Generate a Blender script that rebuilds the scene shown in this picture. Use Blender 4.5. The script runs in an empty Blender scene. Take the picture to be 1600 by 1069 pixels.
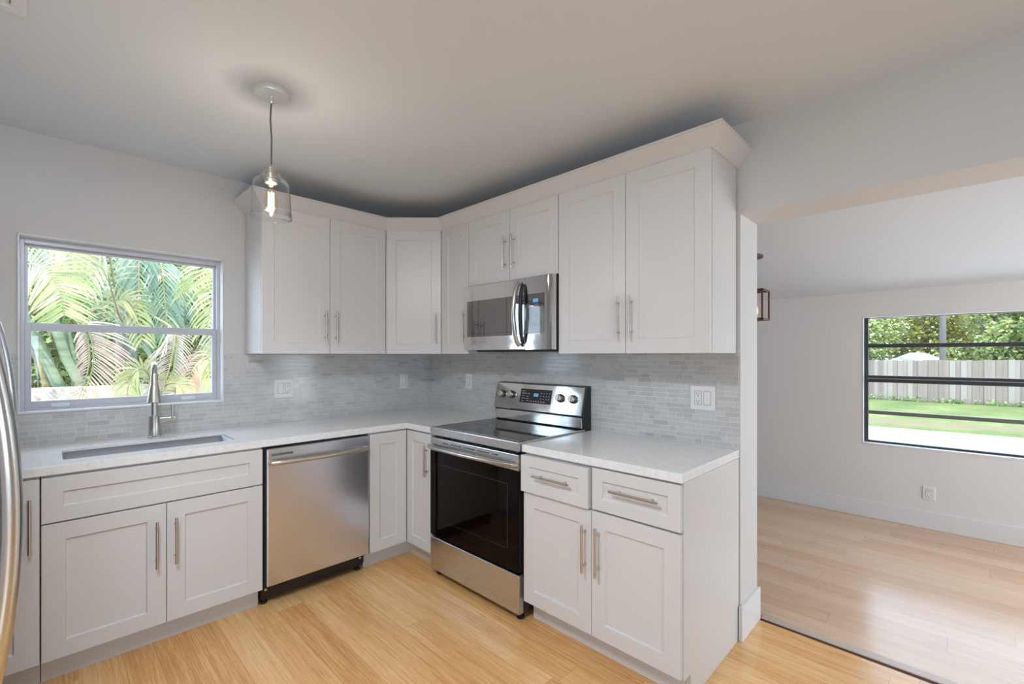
import bpy, bmesh, math, random
from mathutils import Vector, Matrix
random.seed(7)
S = bpy.context.scene
COL = S.collection
PI = math.pi

# ------------------------------------------------------------------ camera
CAM = Vector((3.2972, -2.3402, 1.368))
cd = bpy.data.cameras.new('camera'); cam = bpy.data.objects.new('camera', cd); COL.objects.link(cam)
cam.location = CAM; cam.rotation_euler = (PI/2, 0, 0.7752)
cd.sensor_width = 36.0; cd.lens = 716.5*36/1600; cd.shift_y = (554.96-534.5)/1600; cd.clip_start = 0.02
S.camera = cam
# ------------------------------------------------------------------ view and light
S.view_settings.view_transform = 'Standard'; S.view_settings.look = 'None'
S.view_settings.gamma = 1; S.view_settings.use_curve_mapping = False
S.view_settings.exposure = -0.25
w = bpy.data.worlds.new('sky'); S.world = w; w.use_nodes = True
bg = w.node_tree.nodes['Background']
bg.inputs[0].default_value = (0.66, 0.82, 1.0, 1); bg.inputs[1].default_value = 8.0
sd = bpy.data.lights.new('sun', 'SUN'); sd.energy = 10.5; sd.angle = 0.01; sd.color = (1, .93, .80)
sun = bpy.data.objects.new('sun', sd); COL.objects.link(sun)
sun.rotation_euler = Vector((-.50, .30, -.95)).to_track_quat('-Z', 'Y').to_euler()
def area(name, loc, direction, sx, sy, power, color=(1, 1, 1), spread=PI):
    d = bpy.data.lights.new(name, 'AREA'); d.shape = 'RECTANGLE'; d.size = sx; d.size_y = sy; d.energy = power; d.color = color; d.spread = spread
    o = bpy.data.objects.new(name, d); COL.objects.link(o); o.location = loc
    o.rotation_euler = Vector(direction).to_track_quat('-Z', 'Z').to_euler(); return o
# unseen fill lamps added against solid walls to brighten both rooms
area('fill_light_right_wall', (6.36, -3.45, 1.15), (-1, 0, .08), 1.2, 2.1, 66, (.62, .80, 1))
area('fill_light_front_wall', (5.3, -4.16, 1.3), (0, 1, .08), 1.8, 1.7, 30, (.62, .80, 1))
area('fill_light_side_room', (5.96, 1.4, 1.0), (-1, 0, -.1), 1.9, 1.8, 90, (.78, .88, 1))

# added ceiling lamp out of view, for downlight on counters and floor
area('fill_light_ceiling', (2.30, -2.50, 2.42), (0, 0, -1), .6, .6, 55, (.80, .88, 1))

# ------------------------------------------------------------------ helpers
class MB:
    def __init__(s): s.v = []; s.f = []; s.m = []
    def add(s, vs, fs, mi=0):
        b = len(s.v); s.v += [Vector(q) for q in vs]; s.f += [[b+i for i in f] for f in fs]; s.m += [mi]*len(fs); return s
    def box(s, x0, x1, y0, y1, z0, z1, T=None, mi=0):
        vs = [(x, y, z) for x in (x0, x1) for y in (y0, y1) for z in (z0, z1)]
        if T: vs = [T(*q) for q in vs]
        return s.add(vs, [(0,1,3,2),(4,6,7,5),(0,4,5,1),(2,3,7,6),(0,2,6,4),(1,5,7,3)], mi)
    def tube(s, pts, rad, n=12, cap=True, mi=0, flat=None):
        pts = [Vector(p) for p in pts]
        if not hasattr(rad, '__len__'): rad = [rad]*len(pts)
        rings = []; up = None
        for i, p in enumerate(pts):
            t = (pts[min(i+1, len(pts)-1)]-pts[max(i-1, 0)])
            if t.length < 1e-9: t = Vector((0, 0, 1))
            t.normalize()
            if up is None:
                up = Vector((0, 0, 1)) if abs(t.z) < .9 else Vector((1, 0, 0))
            a = up-t*up.dot(t); a.normalize(); up = a; c = t.cross(a)
            k = flat or 1
            rings.append([p+(a*math.cos(2*PI*j/n)*k+c*math.sin(2*PI*j/n))*rad[i] for j in range(n)])
        b = len(s.v)
        for r in rings: s.v += r
        for i in range(len(pts)-1):
            for j in range(n):
                s.f.append([b+i*n+j, b+i*n+(j+1)%n, b+(i+1)*n+(j+1)%n, b+(i+1)*n+j]); s.m.append(mi)
        if cap:
            s.f.append([b+j for j in range(n)][::-1]); s.f.append([b+(len(pts)-1)*n+j for j in range(n)]); s.m += [mi, mi]
        return s
    def lathe(s, c, prof, n=32, axis='z', mi=0, cap=True):
        # prof: list of (radius, height) along the axis from point c
        c = Vector(c); ax = {'x': Vector((1,0,0)), 'y': Vector((0,1,0)), 'z': Vector((0,0,1))}[axis] if isinstance(axis, str) else Vector(axis).normalized()
        a = ax.orthogonal().normalized(); d = ax.cross(a); b = len(s.v)
        for r, h in prof:
            s.v += [c+ax*h+(a*math.cos(2*PI*j/n)+d*math.sin(2*PI*j/n))*r for j in range(n)]
        for i in range(len(prof)-1):
            for j in range(n):
                s.f.append([b+i*n+j, b+i*n+(j+1)%n, b+(i+1)*n+(j+1)%n, b+(i+1)*n+j]); s.m.append(mi)
        if cap:
            s.f.append([b+j for j in range(n)][::-1]); s.f.append([b+(len(prof)-1)*n+j for j in range(n)]); s.m += [mi, mi]
        return s
    def prism(s, poly, ext, mi=0):
        # poly: list of 3D points, ext: extrusion vector
        n = len(poly); e = Vector(ext); vs = [Vector(p) for p in poly]+[Vector(p)+e for p in poly]
        return s.add(vs, [list(range(n))[::-1], list(range(n, 2*n))]+[[i, (i+1)%n, n+(i+1)%n, n+i] for i in range(n)], mi)
    def build(s, name, mat, parent=None, bevel=0, smooth=False, seg=2, fix=True):
        org = Vector(parent['org']) if parent is not None else Vector((0, 0, 0))
        me = bpy.data.meshes.new(name)
        me.from_pydata([v-org for v in s.v], [], s.f); me.update()
        mats = mat if isinstance(mat, (list, tuple)) else [mat]
        for q in mats: me.materials.append(q)
        for p, i in zip(me.polygons, s.m): p.material_index = i
        if fix:
            bm = bmesh.new(); bm.from_mesh(me); bmesh.ops.recalc_face_normals(bm, faces=bm.faces); bm.to_mesh(me); bm.free()
        if smooth:
            for p in me.polygons: p.use_smooth = True
            try: me.set_sharp_from_angle(angle=math.radians(38))
            except Exception: pass
        o = bpy.data.objects.new(name, me); COL.objects.link(o)
        if parent is not None:
            o.parent = parent; o['org'] = list(org)
        else: o['org'] = [0, 0, 0]
        if bevel:
            b = o.modifiers.new('bevel', 'BEVEL'); b.width = bevel; b.segments = seg; b.limit_method = 'ANGLE'; b.angle_limit = math.radians(35)
        return o
def thing(name, label, cat, loc, group=None):
    o = bpy.data.objects.new(name, None); COL.objects.link(o); o.location = loc; o['org'] = list(loc)
    o.empty_display_size = .05
    o['label'] = label; o['category'] = cat
    if group: o['group'] = group
    return o
def tag(o, label, cat, group=None, kind=None):
    o['label'] = label; o['category'] = cat
    if group: o['group'] = group
    if kind: o['kind'] = kind
    return o
def struct(o, label=None, cat=None):
    o['kind'] = 'structure'
    if label: o['label'] = label
    if cat: o['category'] = cat
    return o
def bxo(name, mat, dims, parent=None, bevel=0): return MB().box(*dims).build(name, mat, parent, bevel)

# ------------------------------------------------------------------ materials
class NT:
    def __init__(s, name):
        s.mat = bpy.data.materials.new(name); s.mat.use_nodes = True; s.t = s.mat.node_tree
        s.b = s.t.nodes['Principled BSDF']; s.out = s.t.nodes['Material Output']
    def n(s, kind, **kw):
        q = s.t.nodes.new(kind)
        for k, v in kw.items(): setattr(q, k, v)
        return q
    def l(s, a, b): s.t.links.new(a, b)
    def put(s, sock, v):
        if hasattr(v, 'links') or hasattr(v, 'is_linked'): s.l(v, sock)
        else: sock.default_value = v
    def m(s, op, a, b=None, c=None):
        q = s.n('ShaderNodeMath', operation=op); s.put(q.inputs[0], a)
        if b is not None: s.put(q.inputs[1], b)
        if c is not None: s.put(q.inputs[2], c)
        return q.outputs[0]
    def xyz(s, x, y, z=0.0):
        q = s.n('ShaderNodeCombineXYZ'); s.put(q.inputs[0], x); s.put(q.inputs[1], y); s.put(q.inputs[2], z); return q.outputs[0]
    def pos(s):
        g = s.n('ShaderNodeNewGeometry'); q = s.n('ShaderNodeSeparateXYZ'); s.l(g.outputs['Position'], q.inputs[0]); return g.outputs['Position'], q.outputs
    def white(s, v):
        q = s.n('ShaderNodeTexWhiteNoise', noise_dimensions='3D'); s.l(v, q.inputs[0]); return q.outputs[0]
    def noise(s, v, scale, detail=3, rough=.5):
        q = s.n('ShaderNodeTexNoise'); s.put(q.inputs['Scale'], scale); q.inputs['Detail'].default_value = detail; q.inputs['Roughness'].default_value = rough
        if v is not None: s.l(v, q.inputs['Vector'])
        return q.outputs[0]
    def ramp(s, f, stops, interp='LINEAR'):
        q = s.n('ShaderNodeValToRGB'); q.color_ramp.interpolation = interp
        e = q.color_ramp.elements
        while len(e) < len(stops): e.new(.5)
        for i, (p, c) in enumerate(stops): e[i].position = p; e[i].color = (*c, 1) if len(c) == 3 else c
        s.l(f, q.inputs[0]); return q.outputs[0]
    def mix(s, f, a, b):
        q = s.n('ShaderNodeMix', data_type='RGBA'); s.put(q.inputs[0], f)
        s.put(q.inputs[6], a if hasattr(a, 'is_linked') else (*a, 1)); s.put(q.inputs[7], b if hasattr(b, 'is_linked') else (*b, 1)); return q.outputs[2]
    def scale(s, v, sc):
        q = s.n('ShaderNodeVectorMath', operation='MULTIPLY'); s.l(v, q.inputs[0]); q.inputs[1].default_value = sc; return q.outputs[0]
    def bump(s, h, strength, dist=.001):
        q = s.n('ShaderNodeBump'); q.inputs['Strength'].default_value = strength; q.inputs['Distance'].default_value = dist; s.l(h, q.inputs['Height']); s.l(q.outputs[0], s.b.inputs['Normal'])
def simple(name, col, rough=.5, metal=0.0, spec=.5, coat=0, emis=None, estr=0):
    k = NT(name); b = k.b
    b.inputs['Base Color'].default_value = (*col, 1); b.inputs['Roughness'].default_value = rough; b.inputs['Metallic'].default_value = metal
    b.inputs['Specular IOR Level'].default_value = spec; b.inputs['Coat Weight'].default_value = coat
    if emis: b.inputs['Emission Color'].default_value = (*emis, 1); b.inputs['Emission Strength'].default_value = estr
    return k.mat
def paint(name, col, rough=.55, scale=180, st=.06):
    k = NT(name); p, _ = k.pos()
    k.b.inputs['Base Color'].default_value = (*col, 1); k.b.inputs['Roughness'].default_value = rough
    k.bump(k.noise(p, scale, 2), st, .002)
    return k.mat
M = {}
M['wall'] = paint('wall_paint', (.65, .63, .605), .7)
M['ceiling'] = paint('ceiling_paint', (.74, .775, .80), .85, 60, .08)
M['far_wall'] = paint('side_room_wall_paint', (.76, .73, .705), .7)
M['trim'] = paint('trim_paint', (.76, .75, .74), .35, 200, .02)
M['cab'] = paint('cabinet_lacquer', (.69, .665, .64), .32, 240, .01)
M['cabside'] = M['cab']
M['dark'] = simple('black_plastic', (.012, .012, .012), .45)
M['darkbrown'] = simple('dark_kick_metal', (.02, .014, .012), .5)
M['plate'] = simple('wall_plate_plastic', (.80, .79, .77), .3)
M['gap'] = simple('painted_gap_shadow', (.30, .29, .28), .5)  # darker grey that paints the shadow line around switches and outlets
M['slot'] = simple('socket_slot', (.03, .03, .03), .6)
M['nickel'] = simple('brushed_nickel', (.58, .55, .51), .28, 1)
M['nickel_warm'] = simple('satin_nickel_sprayer', (.60, .56, .48), .38, 1)
M['chrome'] = simple('polished_metal', (.72, .72, .72), .12, 1)
M['rubber'] = simple('rubber', (.02, .02, .02), .8)
M['bronze'] = simple('dark_bronze_aluminium', (.045, .045, .05), .4, .3)
M['olive'] = simple('grey_brown_aluminium', (.16, .155, .13), .5, .2)
M['alu'] = simple('white_aluminium', (.55, .56, .60), .35, .1)
M['ventwhite'] = simple('vent_white_metal', (.78, .78, .76), .4)
M['screen'] = simple('cooktop_black_glass', (.02, .02, .022), .06, 0, .5, 0)
M['ovenglass'] = simple('oven_black_glass', (.004, .002, .002), .03, 0, .12)
M['mwglass'] = simple('microwave_dark_glass', (.014, .011, .010), .012, 0, .9); M['mwglass'].node_tree.nodes['Principled BSDF'].inputs['IOR'].default_value = 2.1
M['lcd'] = simple('blue_clock_display', (.02, .05, .1), .3, 0, .5, 0, (.15, .45, .9), .8)
M['ink'] = simple('printed_grey_marking', (.45, .47, .5), .5)
M['inkdark'] = simple('printed_dark_marking', (.12, .12, .12), .5)
M['fil'] = simple('glowing_filament', (1, .7, .3), .5, 0, .5, 0, (1, .70, .34), 9)
M['rust'] = simple('brown_metal_lantern', (.17, .085, .06), .5, .4)
M['concrete'] = None

def stainless(name, stretch, base=(.60, .61, .62), r0=.22, r1=.34):
    k = NT(name); p, _ = k.pos(); nz = k.noise(k.scale(p, stretch), 1.0, 3, .6)
    k.b.inputs['Metallic'].default_value = 1; k.b.inputs['Base Color'].default_value = (*base, 1)
    k.l(k.m('MULTIPLY_ADD', nz, r1-r0, r0), k.b.inputs['Roughness']); k.bump(nz, .04, .0006)
    return k.mat
M['steel_h'] = stainless('brushed_stainless_horizontal', (25, 25, 1400))
M['steel_mw'] = stainless('stainless_microwave_front', (25, 25, 1400), (.64, .635, .63), .05, .09)
M['steel_dw'] = stainless('brushed_stainless_vertical', (900, 900, 14), (.70, .73, .80), .20, .30)
M['steel_sink'] = stainless('sink_stainless', (60, 60, 60), (.52, .56, .62), .38, .44)

def m_quartz():
    k = NT('white_quartz'); p, _ = k.pos()
    a = k.noise(p, 55, 5, .65); b = k.noise(p, 9, 5, .7)
    c = k.ramp(a, [(.28, (.64, .60, .56)), (.38, (.82, .81, .79)), (.62, (.87, .865, .85)), (.78, (.80, .78, .76))])
    v = k.ramp(b, [(.46, (0, 0, 0)), (.5, (1, 1, 1)), (.54, (0, 0, 0))])
    cc = k.mix(k.m('MULTIPLY', v, .22), c, (.62, .59, .55)); k.l(cc, k.b.inputs['Base Color'])
    k.b.inputs['Roughness'].default_value = .16; return k.mat
M['quartz'] = m_quartz()

def m_tile():
    k = NT('grey_marble_strip_mosaic'); p, o = k.pos()
    u = k.m('SUBTRACT', o[0], o[1]); v = k.m('DIVIDE', o[2], .0248)
    row = k.m('FLOOR', v); fv = k.m('FRACT', v)
    r1 = k.white(k.xyz(row, 3.7)); r2 = k.white(k.xyz(row, 9.1))
    L = k.m('MULTIPLY_ADD', r2, .035, .068)
    uu = k.m('DIVIDE', k.m('ADD', u, k.m('ADD', k.m('MULTIPLY', r1, .3), 5)), L)
    cell = k.m('FLOOR', uu); fu = k.m('FRACT', uu)
    # random joint inside each pair of cells makes unequal lengths
    rj = k.white(k.xyz(row, cell, 2.2)); split = k.m('GREATER_THAN', fu, k.m('MULTIPLY_ADD', rj, .5, .25)); has = k.m('GREATER_THAN', k.white(k.xyz(row, cell, 7.7)), .72)
    sp = k.m('MULTIPLY', split, has)
    tone = k.white(k.xyz(row, cell, sp))
    col = k.ramp(tone, [(0, (.46, .45, .43)), (.10, (.53, .52, .50)), (.55, (.585, .575, .55)), (1, (.635, .62, .595))])
    vein = k.noise(k.scale(p, (40, 40, 110)), 1, 4, .6)
    col = k.mix(k.m('MULTIPLY', vein, .26), col, (.45, .45, .45))
    dj = k.m('ABSOLUTE', k.m('SUBTRACT', fu, k.m('MULTIPLY_ADD', rj, .5, .25)))
    g3 = k.m('MULTIPLY', k.m('LESS_THAN', dj, .012), has)
    g = k.m('MAXIMUM', k.m('MAXIMUM', k.m('LESS_THAN', fv, .075), k.m('LESS_THAN', fu, .02)), g3)
    col = k.mix(g, col, (.70, .69, .67)); k.l(col, k.b.inputs['Base Color'])
    k.l(k.m('MULTIPLY_ADD', g, .5, .14), k.b.inputs['Roughness'])
    tilt = k.m('MULTIPLY', tone, .25)
    k.bump(k.m('SUBTRACT', tilt, g), .35, .0008)
    return k.mat
M['tile'] = m_tile()

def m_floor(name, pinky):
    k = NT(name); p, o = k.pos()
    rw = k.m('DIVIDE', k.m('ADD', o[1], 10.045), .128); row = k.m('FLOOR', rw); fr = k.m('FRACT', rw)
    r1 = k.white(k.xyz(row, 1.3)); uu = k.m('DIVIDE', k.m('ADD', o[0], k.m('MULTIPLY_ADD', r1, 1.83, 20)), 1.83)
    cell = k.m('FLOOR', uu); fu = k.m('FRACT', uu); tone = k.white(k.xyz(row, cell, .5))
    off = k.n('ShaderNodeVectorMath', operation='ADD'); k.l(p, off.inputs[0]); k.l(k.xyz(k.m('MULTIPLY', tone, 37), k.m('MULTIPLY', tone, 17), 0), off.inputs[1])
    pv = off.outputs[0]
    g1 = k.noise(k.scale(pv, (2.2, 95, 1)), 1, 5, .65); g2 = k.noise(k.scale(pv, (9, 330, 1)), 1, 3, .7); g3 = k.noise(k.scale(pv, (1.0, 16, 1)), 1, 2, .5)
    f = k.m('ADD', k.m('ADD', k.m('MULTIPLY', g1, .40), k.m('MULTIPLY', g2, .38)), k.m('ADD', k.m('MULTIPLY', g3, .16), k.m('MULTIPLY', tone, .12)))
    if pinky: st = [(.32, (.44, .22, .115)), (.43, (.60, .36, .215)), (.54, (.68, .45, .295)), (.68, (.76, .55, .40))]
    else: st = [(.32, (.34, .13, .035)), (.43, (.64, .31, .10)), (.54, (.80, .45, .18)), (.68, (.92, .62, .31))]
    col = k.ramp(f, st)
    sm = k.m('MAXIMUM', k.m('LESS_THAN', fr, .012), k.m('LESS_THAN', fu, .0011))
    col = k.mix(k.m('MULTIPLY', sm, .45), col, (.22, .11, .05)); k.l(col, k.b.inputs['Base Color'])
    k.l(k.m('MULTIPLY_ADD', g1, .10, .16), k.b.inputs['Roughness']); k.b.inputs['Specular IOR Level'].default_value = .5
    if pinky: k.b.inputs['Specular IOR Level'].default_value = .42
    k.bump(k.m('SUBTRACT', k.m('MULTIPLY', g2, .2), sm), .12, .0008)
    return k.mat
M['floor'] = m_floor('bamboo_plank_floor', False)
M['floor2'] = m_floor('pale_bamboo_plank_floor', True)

def m_glass(name, tint=(1, 1, 1), edge=.8, rough=0.0, power=4.0):
    k = NT(name); k.t.nodes.remove(k.b)
    tr = k.n('ShaderNodeBsdfTransparent'); tr.inputs[0].default_value = (*tint, 1)
    gl = k.n('ShaderNodeBsdfGlossy'); gl.inputs['Roughness'].default_value = rough; lw = k.n('ShaderNodeLayerWeight'); lw.inputs[0].default_value = .5; fr_ = k.m('MULTIPLY_ADD', k.m('POWER', lw.outputs['Facing'], power), edge, .035)
    mx = k.n('ShaderNodeMixShader'); k.l(fr_, mx.inputs[0]); k.l(tr.outputs[0], mx.inputs[1]); k.l(gl.outputs[0], mx.inputs[2]); k.l(mx.outputs[0], k.out.inputs[0])
    return k.mat
M['pane'] = m_glass('window_glass', (.97, .98, .98))
M['shade'] = m_glass('clear_shade_glass', (.975, .98, .98), 1.0, .04, 1.9)
M['bulb'] = m_glass('clear_bulb_glass', (1, .95, .88), .35)

def m_leaf(name, cols, transl=.35, rough=.45):
    k = NT(name); g = k.n('ShaderNodeNewGeometry')
    c = k.ramp(g.outputs['Random Per Island'], [(i/(len(cols)-1), q) for i, q in enumerate(cols)])
    k.l(c, k.b.inputs['Base Color']); k.b.inputs['Roughness'].default_value = rough
    tl = k.n('ShaderNodeBsdfTranslucent'); k.l(c, tl.inputs[0]); mx = k.n('ShaderNodeMixShader'); mx.inputs[0].default_value = transl
    k.l(k.b.outputs[0], mx.inputs[1]); k.l(tl.outputs[0], mx.inputs[2]); k.l(mx.outputs[0], k.out.inputs[0]); return k.mat
M['leaf_mix'] = m_leaf('broadleaf_mixed', [(0.0967, 0.155, 0.0484), (0.194, 0.272, 0.0774), (0.348, 0.406, 0.126), (0.155, 0.233, 0.0967), (0.484, 0.445, 0.174), (0.29, 0.368, 0.155)])
M['leaf_yel'] = m_leaf('broadleaf_yellowing', [(0.119, 0.163, 0.0446), (0.335, 0.342, 0.0744), (0.446, 0.372, 0.0893), (0.186, 0.238, 0.0744)])
M['leaf_dark'] = m_leaf('broadleaf_green', [(0.0683, 0.137, 0.0488), (0.117, 0.215, 0.0683), (0.195, 0.312, 0.107), (0.273, 0.37, 0.146)])
M['leaf_dry'] = m_leaf('dry_leaf_mix', [(0.18, 0.132, 0.072), (0.3, 0.228, 0.132), (0.144, 0.168, 0.06), (0.33, 0.27, 0.18), (0.108, 0.15, 0.048)])
M['frond_y'] = m_leaf('yellow_green_frond', [(0.325, 0.35, 0.138), (0.413, 0.413, 0.225), (0.275, 0.325, 0.125), (0.463, 0.45, 0.288)], .3, .3)
M['frond_w'] = m_leaf('pale_sunlit_frond', [(0.39, 0.403, 0.273), (0.481, 0.481, 0.377), (0.338, 0.377, 0.221), (0.494, 0.455, 0.338)], .3, .3)
M['frond_g'] = m_leaf('deep_green_frond', [(0.0792, 0.145, 0.099), (0.185, 0.264, 0.185), (0.132, 0.211, 0.172), (0.29, 0.356, 0.251)], .3, .35)
M['frond_dead'] = m_leaf('dead_brown_frond', [(0.446, 0.297, 0.23), (0.54, 0.419, 0.351), (0.365, 0.23, 0.169), (0.567, 0.472, 0.405)], .2, .6)
M['frond_gray'] = m_leaf('dead_grey_frond', [(0.364, 0.273, 0.247), (0.442, 0.364, 0.338), (0.286, 0.215, 0.195), (0.468, 0.403, 0.358)], .2, .6)
def m_noise(name, scale, stops, rough=.8, detail=4, sc=(1, 1, 1), bump=0):
    k = NT(name); p, _ = k.pos(); nz = k.noise(k.scale(p, sc), scale, detail, .6); k.l(k.ramp(nz, stops), k.b.inputs['Base Color']); k.b.inputs['Roughness'].default_value = rough
    k.b.inputs['Specular IOR Level'].default_value = .2
    if bump: k.bump(nz, bump, .01)
    return k.mat
M['stem'] = m_noise('palm_stem_green', 3, [(.3, (0.11, 0.17, 0.1)), (.5, (0.18, 0.23, 0.15)), (.7, (0.26, 0.28, 0.21))], .5, 4, (1, 1, 6))
M['stem_y'] = m_noise('palm_stem_yellow', 3, [(.3, (0.21, 0.19, 0.09)), (.7, (0.29, 0.25, 0.14))], .5, 4, (1, 1, 6))
M['bark'] = m_noise('grey_bark', 9, [(.3, (0.1, 0.085, 0.075)), (.6, (0.2, 0.175, 0.16)), (.8, (0.25, 0.23, 0.215))], .9, 5, (1, 1, .4), .3)
def m_grass():
    k = NT('lawn_grass'); p, o = k.pos(); a = k.noise(p, .8, 6, .65); b = k.noise(p, 14, 4, .7)
    c = k.ramp(k.m('ADD', k.m('MULTIPLY', a, .5), k.m('MULTIPLY', b, .5)), [(.36, (.045, .07, .022)), (.5, (.08, .108, .034)), (.64, (.15, .165, .07))])
    d = k.m('ADD', k.m('SUBTRACT', o[1], k.m('MULTIPLY', o[0], .09)), k.m('MULTIPLY', a, 2.6))      # worn dry strip beside the patio
    f = k.ramp(k.m('ABSOLUTE', k.m('SUBTRACT', d, 14.2)), [(.35, (.8, .8, .8)), (.95, (0, 0, 0))])
    k.l(k.mix(f, c, (.12, .095, .06)), k.b.inputs['Base Color']); k.b.inputs['Roughness'].default_value = .9; k.b.inputs['Specular IOR Level'].default_value = .2; return k.mat
M['grass'] = m_grass()
M['dirtgrass'] = M['grass']
M['patio'] = m_noise('pale_concrete_patio', 2, [(.3, (0.468, 0.462, 0.45)), (.7, (0.516, 0.51, 0.498))], .9)
M['soil'] = m_noise('leaf_litter_ground', 6, [(.3, (0.125, 0.1, 0.065)), (.5, (0.225, 0.19, 0.14)), (.7, (0.3, 0.27, 0.22))], .95, 6)
M['coral'] = m_noise('rough_coral_stone_wall', 16, [(.35, (0.286, 0.251, 0.208)), (.5, (0.443, 0.4, 0.337)), (.62, (0.558, 0.529, 0.48))], .95, 6, (1, 1, 1), .6)
M['cream'] = m_noise('cream_stucco', 5, [(.3, (0.29, 0.265, 0.22)), (.7, (0.34, 0.315, 0.27))], .9, 4)
M['roofgrey'] = m_noise('weathered_shingle', 5, [(.3, (0.174, 0.177, 0.194)), (.7, (0.231, 0.235, 0.247))], .9, 3)
M['pole'] = m_noise('weathered_utility_pole', 3, [(.3, (0.0813, 0.0748, 0.0715)), (.7, (0.13, 0.12, 0.117))], .9, 4, (4, 4, .3))
M['stucco'] = paint('exterior_stucco', (.55, .52, .47), .9, 30, .3)
def m_fence():
    k = NT('weathered_fence_boards'); p, o = k.pos(); b = k.m('FLOOR', k.m('DIVIDE', k.m('ADD', o[0], k.m('MULTIPLY', o[1], 0)), .143))
    t = k.white(k.xyz(b, 4.4)); gr = k.noise(k.scale(p, (30, 30, 1.2)), 1, 4, .6)
    c = k.ramp(k.m('ADD', k.m('MULTIPLY', t, .55), k.m('MULTIPLY', gr, .5)), [(.15, (0.127, 0.103, 0.092)), (.45, (0.196, 0.161, 0.138)), (.7, (0.23, 0.207, 0.19)), (.95, (0.253, 0.201, 0.155))])
    k.l(c, k.b.inputs['Base Color']); k.b.inputs['Roughness'].default_value = .9; return k.mat
M['fence'] = m_fence()

# ------------------------------------------------------------------ room shell
CH = 2.477
XE = 2.54            # where the range wall ends at the opening
HZ = 2.045           # opening head height
X9, Y9 = 6.4, -4.2   # far sides of the kitchen
FY = 2.54            # inner face of the side room's window wall
WT = .25             # thickness of the wall between the rooms
W0, W1, WZ0, WZ1 = -2.431, -1.556, 1.077, 1.965    # window over the sink
F0, F1, FZ0, FZ1 = 2.696, 4.70, .614, 1.690         # window of the side room
struct(bxo('floor', M['floor'], (0, X9, Y9, .25, -.12, 0)), 'honey bamboo plank floor of the kitchen', 'floor')
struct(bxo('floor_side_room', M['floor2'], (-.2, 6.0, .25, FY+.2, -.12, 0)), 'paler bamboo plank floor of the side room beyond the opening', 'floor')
struct(bxo('ceiling', M['ceiling'], (-.2, X9+.2, Y9-.2, .25, CH, CH+.2)), 'flat pale grey kitchen ceiling', 'ceiling')
m = MB(); slope = (1.90-2.325)/(FY-.25)
m.prism([(-.2, .25, 2.325), (-.2, FY+.45, 2.325+slope*(FY+.45-.25)), (-.2, FY+.45, 2.6), (-.2, .25, 2.8)], (6.4, 0, 0))
struct(m.build('ceiling_side_room', M['ceiling']), 'sloping white ceiling of the side room', 'ceiling')
m = MB()
for d in ((-.2, 0, Y9-.2, W0, 0, CH), (-.2, 0, W1, .0, 0, CH), (-.2, 0, W0, W1, 0, WZ0), (-.2, 0, W0, W1, WZ1, CH)): m.box(*d)
struct(m.build('wall_left', M['wall']), 'pale grey wall with the window over the sink', 'wall')
m = MB(); m.box(-.2, XE, 0, WT, -.1, CH); m.box(XE, 4.3, 0, WT, HZ, CH); m.box(4.3, X9+.2, 0, WT, -.1, CH)
struct(m.build('wall_back', M['wall']), 'pale grey wall behind the range, cut by the wide opening', 'wall')
struct(bxo('wall_right', M['wall'], (X9, X9+.2, Y9-.2, 0, -.1, CH)))
struct(bxo('wall_front', M['wall'], (-.2, X9+.2, Y9-.2, Y9, -.1, CH)))
m = MB()
m.box(-.2, F0, FY, FY+.2, -.1, 2.4); m.box(F1, 6.2, FY, FY+.2, -.1, 2.4); m.box(F0, F1, FY, FY+.2, -.1, FZ0); m.box(F0, F1, FY, FY+.2, FZ1, 2.4)
struct(m.build('wall_far', M['far_wall']), 'off white wall of the side room with the wide window', 'wall')
struct(bxo('wall_side_left', M['far_wall'], (-.4, -.2, 0, FY+.2, -.1, 2.5)))
struct(bxo('wall_side_right', M['far_wall'], (6.0, 6.2, WT, FY+.2, -.1, 2.5)))
# tiles on both counter walls
m = MB(); TZ0, TZ1 = .86, 1.373
m.box(0, .007, Y9, W0, TZ0, TZ1); m.box(0, .007, W0, W1, TZ0, WZ0-.001); m.box(0, .007, W1, -.007, TZ0, TZ1)
struct(m.build('trim_1', M['tile']), 'grey marble strip mosaic backsplash beside and under the sink window', 'backsplash')
struct(bxo('trim_2', M['tile'], (0.0, 2.535, -.007, 0, TZ0, 1.40)), 'grey marble strip mosaic backsplash behind the range', 'backsplash')
# baseboards
m = MB(); m.box(XE, XE+.014, -.016, WT+.012, 0, .165); m.box(XE-.004, XE, -.016, -.0005, 0, .165)
struct(m.build('baseboard_opening', M['trim'], None, .003), 'white baseboard wrapping the end of the wall at the opening', 'baseboard')
struct(bxo('baseboard_far', M['trim'], (-.2, 6, FY-.016, FY, 0, .138), None, .003), 'tall white baseboard under the side room window', 'baseboard')
struct(bxo('trim_3', simple('threshold_pale_wood', (.56, .43, .35), .35), (XE+.014, 4.3, .262, .315, 0, .007), None, .003), 'pale threshold strip on the floor at the opening', 'threshold')
struct(bxo('trim_4', simple('threshold_dark_gap', (.06, .018, .012), .6), (XE+.014, 4.3, .248, .262, 0, .0025)), 'thin dark gap line along the threshold strip', 'threshold gap')

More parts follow.
